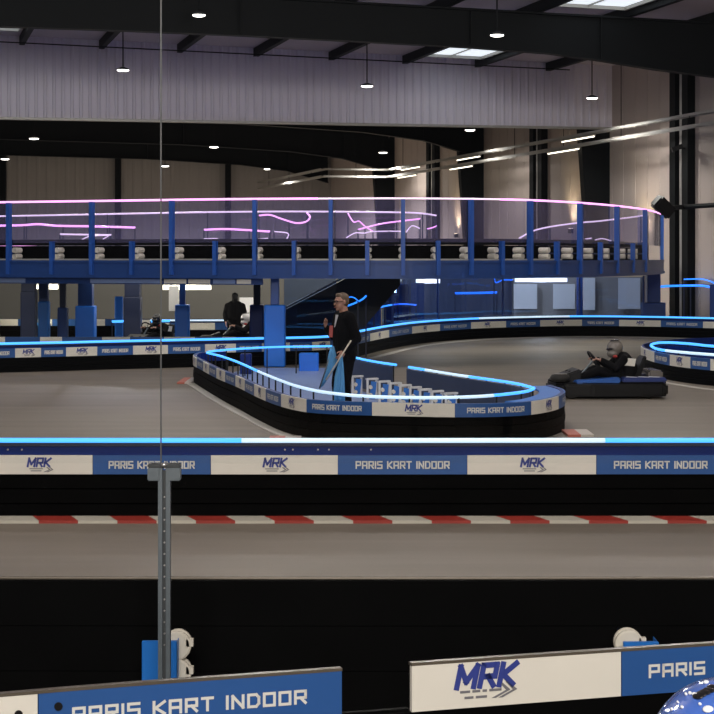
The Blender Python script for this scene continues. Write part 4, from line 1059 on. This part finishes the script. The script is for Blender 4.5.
# --- go-kart, facing -X locally (built at origin, then placed)
def make_kart(label, loc, rz, driver_label, helmet, group=None, shell='kart_blue', suit='cloth_black'):
    k = thing('go_kart', label, 'go-kart', loc, rz); T = k.matrix_world
    def part(name, bm, m, parent=k, smooth=False):
        bmesh.ops.transform(bm, matrix=T, verts=bm.verts); return obj(name, bm, m, parent, smooth)
    # bumper ring hull
    out = [(-.93, -.34), (-.93, .34), (-.80, .48), (-.35, .56), (.35, .60), (.80, .62), (.90, .52), (.90, -.52), (.80, -.62), (.35, -.60), (-.35, -.56), (-.80, -.48)]
    bm = bmesh.new(); prism(bm, [Vector((x, y, .04)) for x, y in out], Vector((0, 0, .20)))
    bmesh.ops.bevel(bm, geom=bm.edges[:], offset=.035, segments=2, affect='EDGES'); part('bumper', bm, 'black')
    bm = bmesh.new(); prism(bm, [Vector((x*.96, y*.96, .245)) for x, y in out if True], Vector((0, 0, .02))); part('side_band', bm, 'cloth_black')
    for s in (-1, 1):          # blue side pods
        bm = bmesh.new()
        prism(bm, [Vector((-.62, s*.30, .24)), Vector((-.60, s*.52, .24)), Vector((.10, s*.58, .24)), (Vector((.12, s*.34, .24)))], Vector((0, 0, .055)))
        for v in bm.verts:
            if v.co.z > .25 and v.co.x > 0: v.co.z += .05
        bmesh.ops.bevel(bm, geom=bm.edges[:], offset=.02, segments=2, affect='EDGES'); part('side_pod', bm, shell)
        bm = bmesh.new()
        prism(bm, [Vector((.14, s*.34, .25)), Vector((.14, s*.58, .25)), Vector((.86, s*.58, .25)), Vector((.84, s*.28, .25))], Vector((0, 0, .09)))
        bmesh.ops.bevel(bm, geom=bm.edges[:], offset=.025, segments=2, affect='EDGES'); part('engine_cover', bm, 'kart_navy')
        bm = bmesh.new()
        for q in (.25, .45, .62): bar(bm, (q, s*.38, .345), (q+.12, s*.54, .345), .03, .008)
        part('stripe', bm, 'white_gloss')
    bm = bmesh.new(); prism(bm, [Vector((-.90, -.22, .25)), Vector((-.90, .22, .25)), Vector((-.48, .30, .25)), Vector((-.48, -.30, .25))], Vector((0, 0, .06)))
    for v in bm.verts:
        if v.co.z > .28 and v.co.x > -.6: v.co.z += .16
    bmesh.ops.bevel(bm, geom=bm.edges[:], offset=.02, segments=2, affect='EDGES'); part('nose_cone', bm, 'black')
    for x, y, r, w in ((-.66, .40, .135, .13), (-.66, -.40, .135, .13), (.58, .42, .14, .2), (.58, -.42, .14, .2)):
        bm = bmesh.new(); m = Matrix.Translation((x, y, r)) @ Matrix.Rotation(math.pi/2, 4, 'X')
        lathe(bm, [(r*.55, -w/2), (r*.92, -w/2), (r, -w*.38), (r, w*.38), (r*.92, w/2), (r*.55, w/2)], 20, m); wl = part('wheel', bm, 'tyre', smooth=False)
    bm = bmesh.new(); m = Matrix.Translation((-.83, -.36, .27)); lathe(bm, [(.10, 0), (.15, .02), (.16, .06), (.14, .11), (.09, .12)], 20, m); part('corner_roller', bm, 'tyre', smooth=True)
    bm = bmesh.new(); m = Matrix.Translation((-.83, -.36, .385)); lathe(bm, [(.02, 0), (.11, .002), (.11, .012), (.02, .014)], 20, m); part('roller_cap', bm, 'lip')
    # seat
    bm = bmesh.new()
    prism(bm, [Vector((.02, -.19, .22)), Vector((.38, -.19, .20)), Vector((.58, -.19, .66)), Vector((.64, -.19, .66)), Vector((.46, -.19, .12)), Vector((.02, -.19, .14))], Vector((0, .38, 0)))
    bmesh.ops.bevel(bm, geom=bm.edges[:], offset=.02, segments=2, affect='EDGES'); part('seat', bm, 'black')
    bm = bmesh.new(); box(bm, (.62, -.35, .30), (.86, .35, .44)); bmesh.ops.bevel(bm, geom=bm.edges[:], offset=.03, segments=2, affect='EDGES'); part('engine', bm, 'helmet_grey')
    # steering
    sc = Vector((-.20, 0, .60)); ax = Vector((-.75, 0, -.55)).normalized(); s1 = Vector((0, 1, 0)); s2 = ax.cross(s1)
    bm = bmesh.new(); tube(bm, [sc+s1*.16*math.cos(q*math.pi/12)+s2*.16*math.sin(q*math.pi/12) for q in range(25)], .016, 8)
    for q in (0, 8, 16): bar(bm, sc, sc+s1*.16*math.cos(q*math.pi/12)+s2*.16*math.sin(q*math.pi/12), .02, .01)
    st = part('steering_wheel', bm, 'black')
    bm = bmesh.new(); tube(bm, [sc, sc+Vector((-.32, 0, -.36))], .018, 8); part('steering_column', bm, 'alu')
    # driver
    d = thing('person', driver_label, 'person', T @ Vector((.3, 0, .22)), rz)
    X = lambda x, y, z: T @ Vector((x, y, z))
    hd = X(.15, 0, .78); fwd = (X(-1, 0, -.06)-X(0, 0, 0)).normalized()
    fwd = (T.to_3x3() @ Vector((-1, -.15, -.12))).normalized()
    def body(bm):
        head(bm, hd, fwd, .95)
        chain(bm, [X(.20, 0, .72), X(.28, 0, .62), X(.36, 0, .45), X(.32, 0, .28)], [.055, .10, .11, .12])
        for s in (-1, 1):
            chain(bm, [X(.28, s*.06, .62), X(.25, s*.18, .61), X(.10, s*.27, .48), X(-.12, s*.17, .60)], [.07, .062, .048, .034])
            chain(bm, [X(.28, s*.09, .28), X(-.15, s*.17, .43), X(-.52, s*.12, .30), X(-.62, s*.12, .37)], [.085, .06, .042, .032])
            hand(bm, X(-.12, s*.17, .60), T.to_3x3() @ Vector((-.9, 0, .25)), T.to_3x3() @ Vector((-.2, -s*.3, -.9)), T.to_3x3() @ Vector((0, -s, .2)), .8)
    solid('body', body, 'skin', d, .011, 1)
    def suit_(bm):
        chain(bm, [X(.22, 0, .68), X(.29, 0, .60)], [.075, .13])
        for s in (-1, 0, 1): chain(bm, [X(.29, s*.08, .59), X(.37, s*.08, .45), X(.33, s*.08, .29)], [.125, .14, .14])
        for s in (-1, 1):
            chain(bm, [X(.28, s*.07, .61), X(.25, s*.185, .61), X(.10, s*.27, .48), X(-.10, s*.175, .595)], [.085, .080, .062, .046])
            chain(bm, [X(.28, s*.09, .29), X(-.15, s*.17, .43), X(-.52, s*.12, .30)], [.105, .078, .058])
    solid('racing_suit', suit_, suit, d, .015, 3)
    def shoes_(bm):
        for s in (-1, 1): chain(bm, [X(-.53, s*.12, .30), X(-.62, s*.12, .40)], [.048, .036])
    solid('shoe', shoes_, 'black', d, .012, 1)
    rr = fwd.cross(Vector((0, 0, 1))).normalized(); uu = rr.cross(fwd); rot = Matrix((rr, fwd, uu)).transposed()
    def helm(bm):
        ell(bm, hd+uu*.014, (.116, .136, .126), rot, 20, 16); ell(bm, hd+fwd*.045-uu*.075, (.105, .105, .070), rot)
    hm = solid('helmet', helm, helmet, d, .012, 2)
    def vis(bm): ell(bm, hd+fwd*.030+uu*.006, (.106, .122, .044), rot, 20, 12)
    v = solid('visor', vis, 'visor', hm, .010, 1)
    bm = bmesh.new(); ell(bm, hd-fwd*.01+uu*.132, (.06, .085, .012), rot); obj('vent', bm, 'visor', hm, True)
    bm = bmesh.new(); prism(bm, [X(.20, -.225, .52), X(.42, -.225, .50), X(.44, -.235, .62), X(.24, -.235, .64)], (T.to_3x3() @ Vector((0, .10, 0)))); obj('chest_patch', bm, 'white_sign', d)
    bm = bmesh.new(); ell(bm, X(.13, -.085, .655), (.04, .04, .028)); obj('collar_flash', bm, 'red', d)
    return k
kp = fl(606, 396.5)
make_kart('black go-kart with blue side pods turning right of the island', (kp.x, kp.y, 0), .10, 'driver in black suit and grey helmet seated in the moving kart', 'helmet_grey')
kq = at(240, 258, 46)
make_kart('go-kart half hidden behind the far barrier under the mezzanine', (kq.x, 46, 0), .1, 'driver with a white helmet under the mezzanine', 'helmet_white')
kq = at(153, 258, 45)
make_kart('go-kart mostly hidden behind the far barrier left of the pale column', (kq.x, 45.0, 0), 1.0, 'dark helmeted driver half hidden beside the glass seam', 'visor', suit='cloth_black')
# --- person in black under the deck
q = at(235, 258, 47.5); q.z = 0
pb = thing('person', 'person dressed in black standing under the mezzanine before the white door', 'person', q)
def Y(x, y, z): return q+Vector((x, y, z*.78))
def bod(bm):
    head(bm, Y(0, 0, 1.60), (-.5, 1, -.1), .95); chain(bm, [Y(0, 0, 1.5), Y(0, 0, 1.35), Y(0, 0, .95)], [.055, .085, .10])
    for s in (-1, 1):
        el_, wr_ = Y(s*.25, -.02, 1.08), Y(s*.22, -.14, .86)
        chain(bm, [Y(s*.06, 0, 1.37), Y(s*.18, 0, 1.36), el_, wr_], [.07, .055, .04, .03]); hand(bm, wr_, (0, -.3, -1), (-s, 0, 0), (0, -1, 0), .4)
        chain(bm, [Y(s*.09, 0, .92), Y(s*.1, -.02, .5), Y(s*.1, .02, .09)], [.085, .06, .042]); chain(bm, [Y(s*.1, .02, .07), Y(s*.1, -.14, .05)], [.04, .03])
solid('body', bod, 'skin', pb, .011, 1)
def clo(bm):
    for s in (-1, 0, 1): chain(bm, [Y(s*.08, 0, 1.36), Y(s*.08, 0, .95)], [.115, .13])
    for s in (-1, 1):
        chain(bm, [Y(s*.08, 0, 1.36), Y(s*.19, 0, 1.35), Y(s*.25, -.02, 1.08), Y(s*.225, -.13, .88)], [.09, .075, .06, .048])
        chain(bm, [Y(s*.09, 0, .93), Y(s*.1, -.02, .5), Y(s*.1, .02, .10)], [.115, .085, .07])
solid('jumpsuit', clo, 'cloth_black', pb, .015, 2)
def hb(bm): ell(bm, Y(0, -.015, 1.655), (.088, .10, .095)); ell(bm, Y(0, -.055, 1.57), (.080, .065, .12))
solid('hair', hb, 'black', pb, .012, 1)

# --- blue helmet at the bottom right corner, on a viewing ledge
hp = at(726, 766, 3.15)
t = thing('viewing_ledge', 'dark viewing ledge at the bottom right corner', 'ledge', (hp.x, hp.y, 0))
o_ = .40
bm = bbox((hp.x-.25, hp.y-.2, hp.z-.20), (hp.x+.5, hp.y+.2, hp.z-.16), .005); obj('top', bm, 'black', t)
for sx in (-.2, .45):
    bm = bbox((hp.x+sx-.02, hp.y-.02, 0), (hp.x+sx+.02, hp.y+.02, hp.z-.20)); obj('leg', bm, 'black', t)
hl = thing('helmet', 'glossy blue helmet with white flecks at the bottom right corner', 'helmet', hp+Vector((0, 0, -.16)))
def hsh(bm):
    ell(bm, hp, (.135, .155, .145), None, 24, 18); ell(bm, hp+Vector((0, 0, -.09)), (.115, .135, .07))
solid('shell', hsh, 'helmet_blue', hl, .008, 3)
bm = bmesh.new()
n0 = at(697, 694, 3.0)
def on_h(px, py, lift=.002):
    o = Vector((0, 0, EYE)); d = Vector(((px-CX)/F_PX, 1, (HZ-py)/F_PX)); best = None
    for k in range(400):
        p = o+d*(2.95+k*.001); e = p-hp
        if (e.x/(.135+lift))**2+(e.y/(.155+lift))**2+(e.z/(.145+lift))**2 <= 1: return p
    return None
def blob(bm, px, py, rx, ry):
    p = on_h(px, py)
    if p is None: return
    e = p-hp; n = Vector((e.x/.135**2, e.y/.155**2, e.z/.145**2)).normalized()
    q_ = n.to_track_quat('Z', 'Y').to_matrix(); ell(bm, p, (rx, ry, .003), q_, 12, 6)
for x, y, r in ((672, 709, .0022), (682, 707, .0022), (678, 702, .0015), (708, 709, .006), (690, 693, .0025), (694, 694, .003), (706, 682, .004), (686, 694, .002), (700, 704, .002)):
    bm = bmesh.new(); blob(bm, x, y, r*1.6, r*1.2); obj('fleck', bm, 'white_gloss', hl)
bm = bmesh.new()
for x, y in ((698, 696), (701, 694), (705, 692), (709, 690), (713, 687)): blob(bm, x, y, .012, .007)
obj('vent', bm, 'visor', hl)

# ------------------------------------------------------------------ light and camera
def area(name, loc, size, power, col, rot=(0, 0, 0), sy=None):
    l = bpy.data.lights.new(name, 'AREA'); l.energy = power; l.color = col; l.size = size
    if sy: l.shape = 'RECTANGLE'; l.size_y = sy
    o = bpy.data.objects.new(name, l); COL.objects.link(o); o.location = loc; o.rotation_euler = rot; o['kind'] = 'helper'
    return o
for x, y in ((-6, 14), (4, 14), (-9, 25), (1, 25), (9, 26), (-11, 36), (-2, 36), (6, 37)):
    l = bpy.data.lights.new('hall_lamp', 'POINT'); l.energy = 480; l.color = (1, .95, .89); l.shadow_soft_size = .4
    o = bpy.data.objects.new('hall_lamp', l); COL.objects.link(o); o.location = (x, y, 7.2); o['kind'] = 'helper'
for x, y in ((-9, 46), (-5, 45.5), (-1.5, 46), (1.5, 45.5), (4.5, 47.5), (6.6, 51), (2, 52), (-4, 53), (-9, 54)):
    area('deck_fill', (x, y, 1.82), 2.6, 42, (1, .94, .84))  # unseen wide fills added to brighten the shaded floor under the deck
area('front_fill', (0, -8, 8.0), 6, 2350, (1, .94, .86), (math.radians(72), 0, 0), 1.6)  # unseen fill added behind the camera to brighten the sign panels
w = bpy.data.worlds.new('World'); S.world = w; w.use_nodes = True
w.node_tree.nodes['Background'].inputs[0].default_value = (.9, .92, 1.0, 1); w.node_tree.nodes['Background'].inputs[1].default_value = .14
cam = bpy.data.cameras.new('Camera'); co = bpy.data.objects.new('Camera', cam); COL.objects.link(co)
co.location = (0, 0, EYE); co.rotation_euler = (math.pi/2, 0, 0)
cam.sensor_width = 36; cam.lens = 36*F_PX/714; cam.shift_y = -(357-HZ)/714; cam.clip_end = 300; cam.clip_start = .05
S.camera = co
S.view_settings.view_transform = 'Standard'; S.view_settings.look = 'None'; S.view_settings.exposure = 0; S.view_settings.gamma = 1
S.cycles.max_bounces = 8; S.cycles.transparent_max_bounces = 24; S.cycles.sample_clamp_indirect = 3
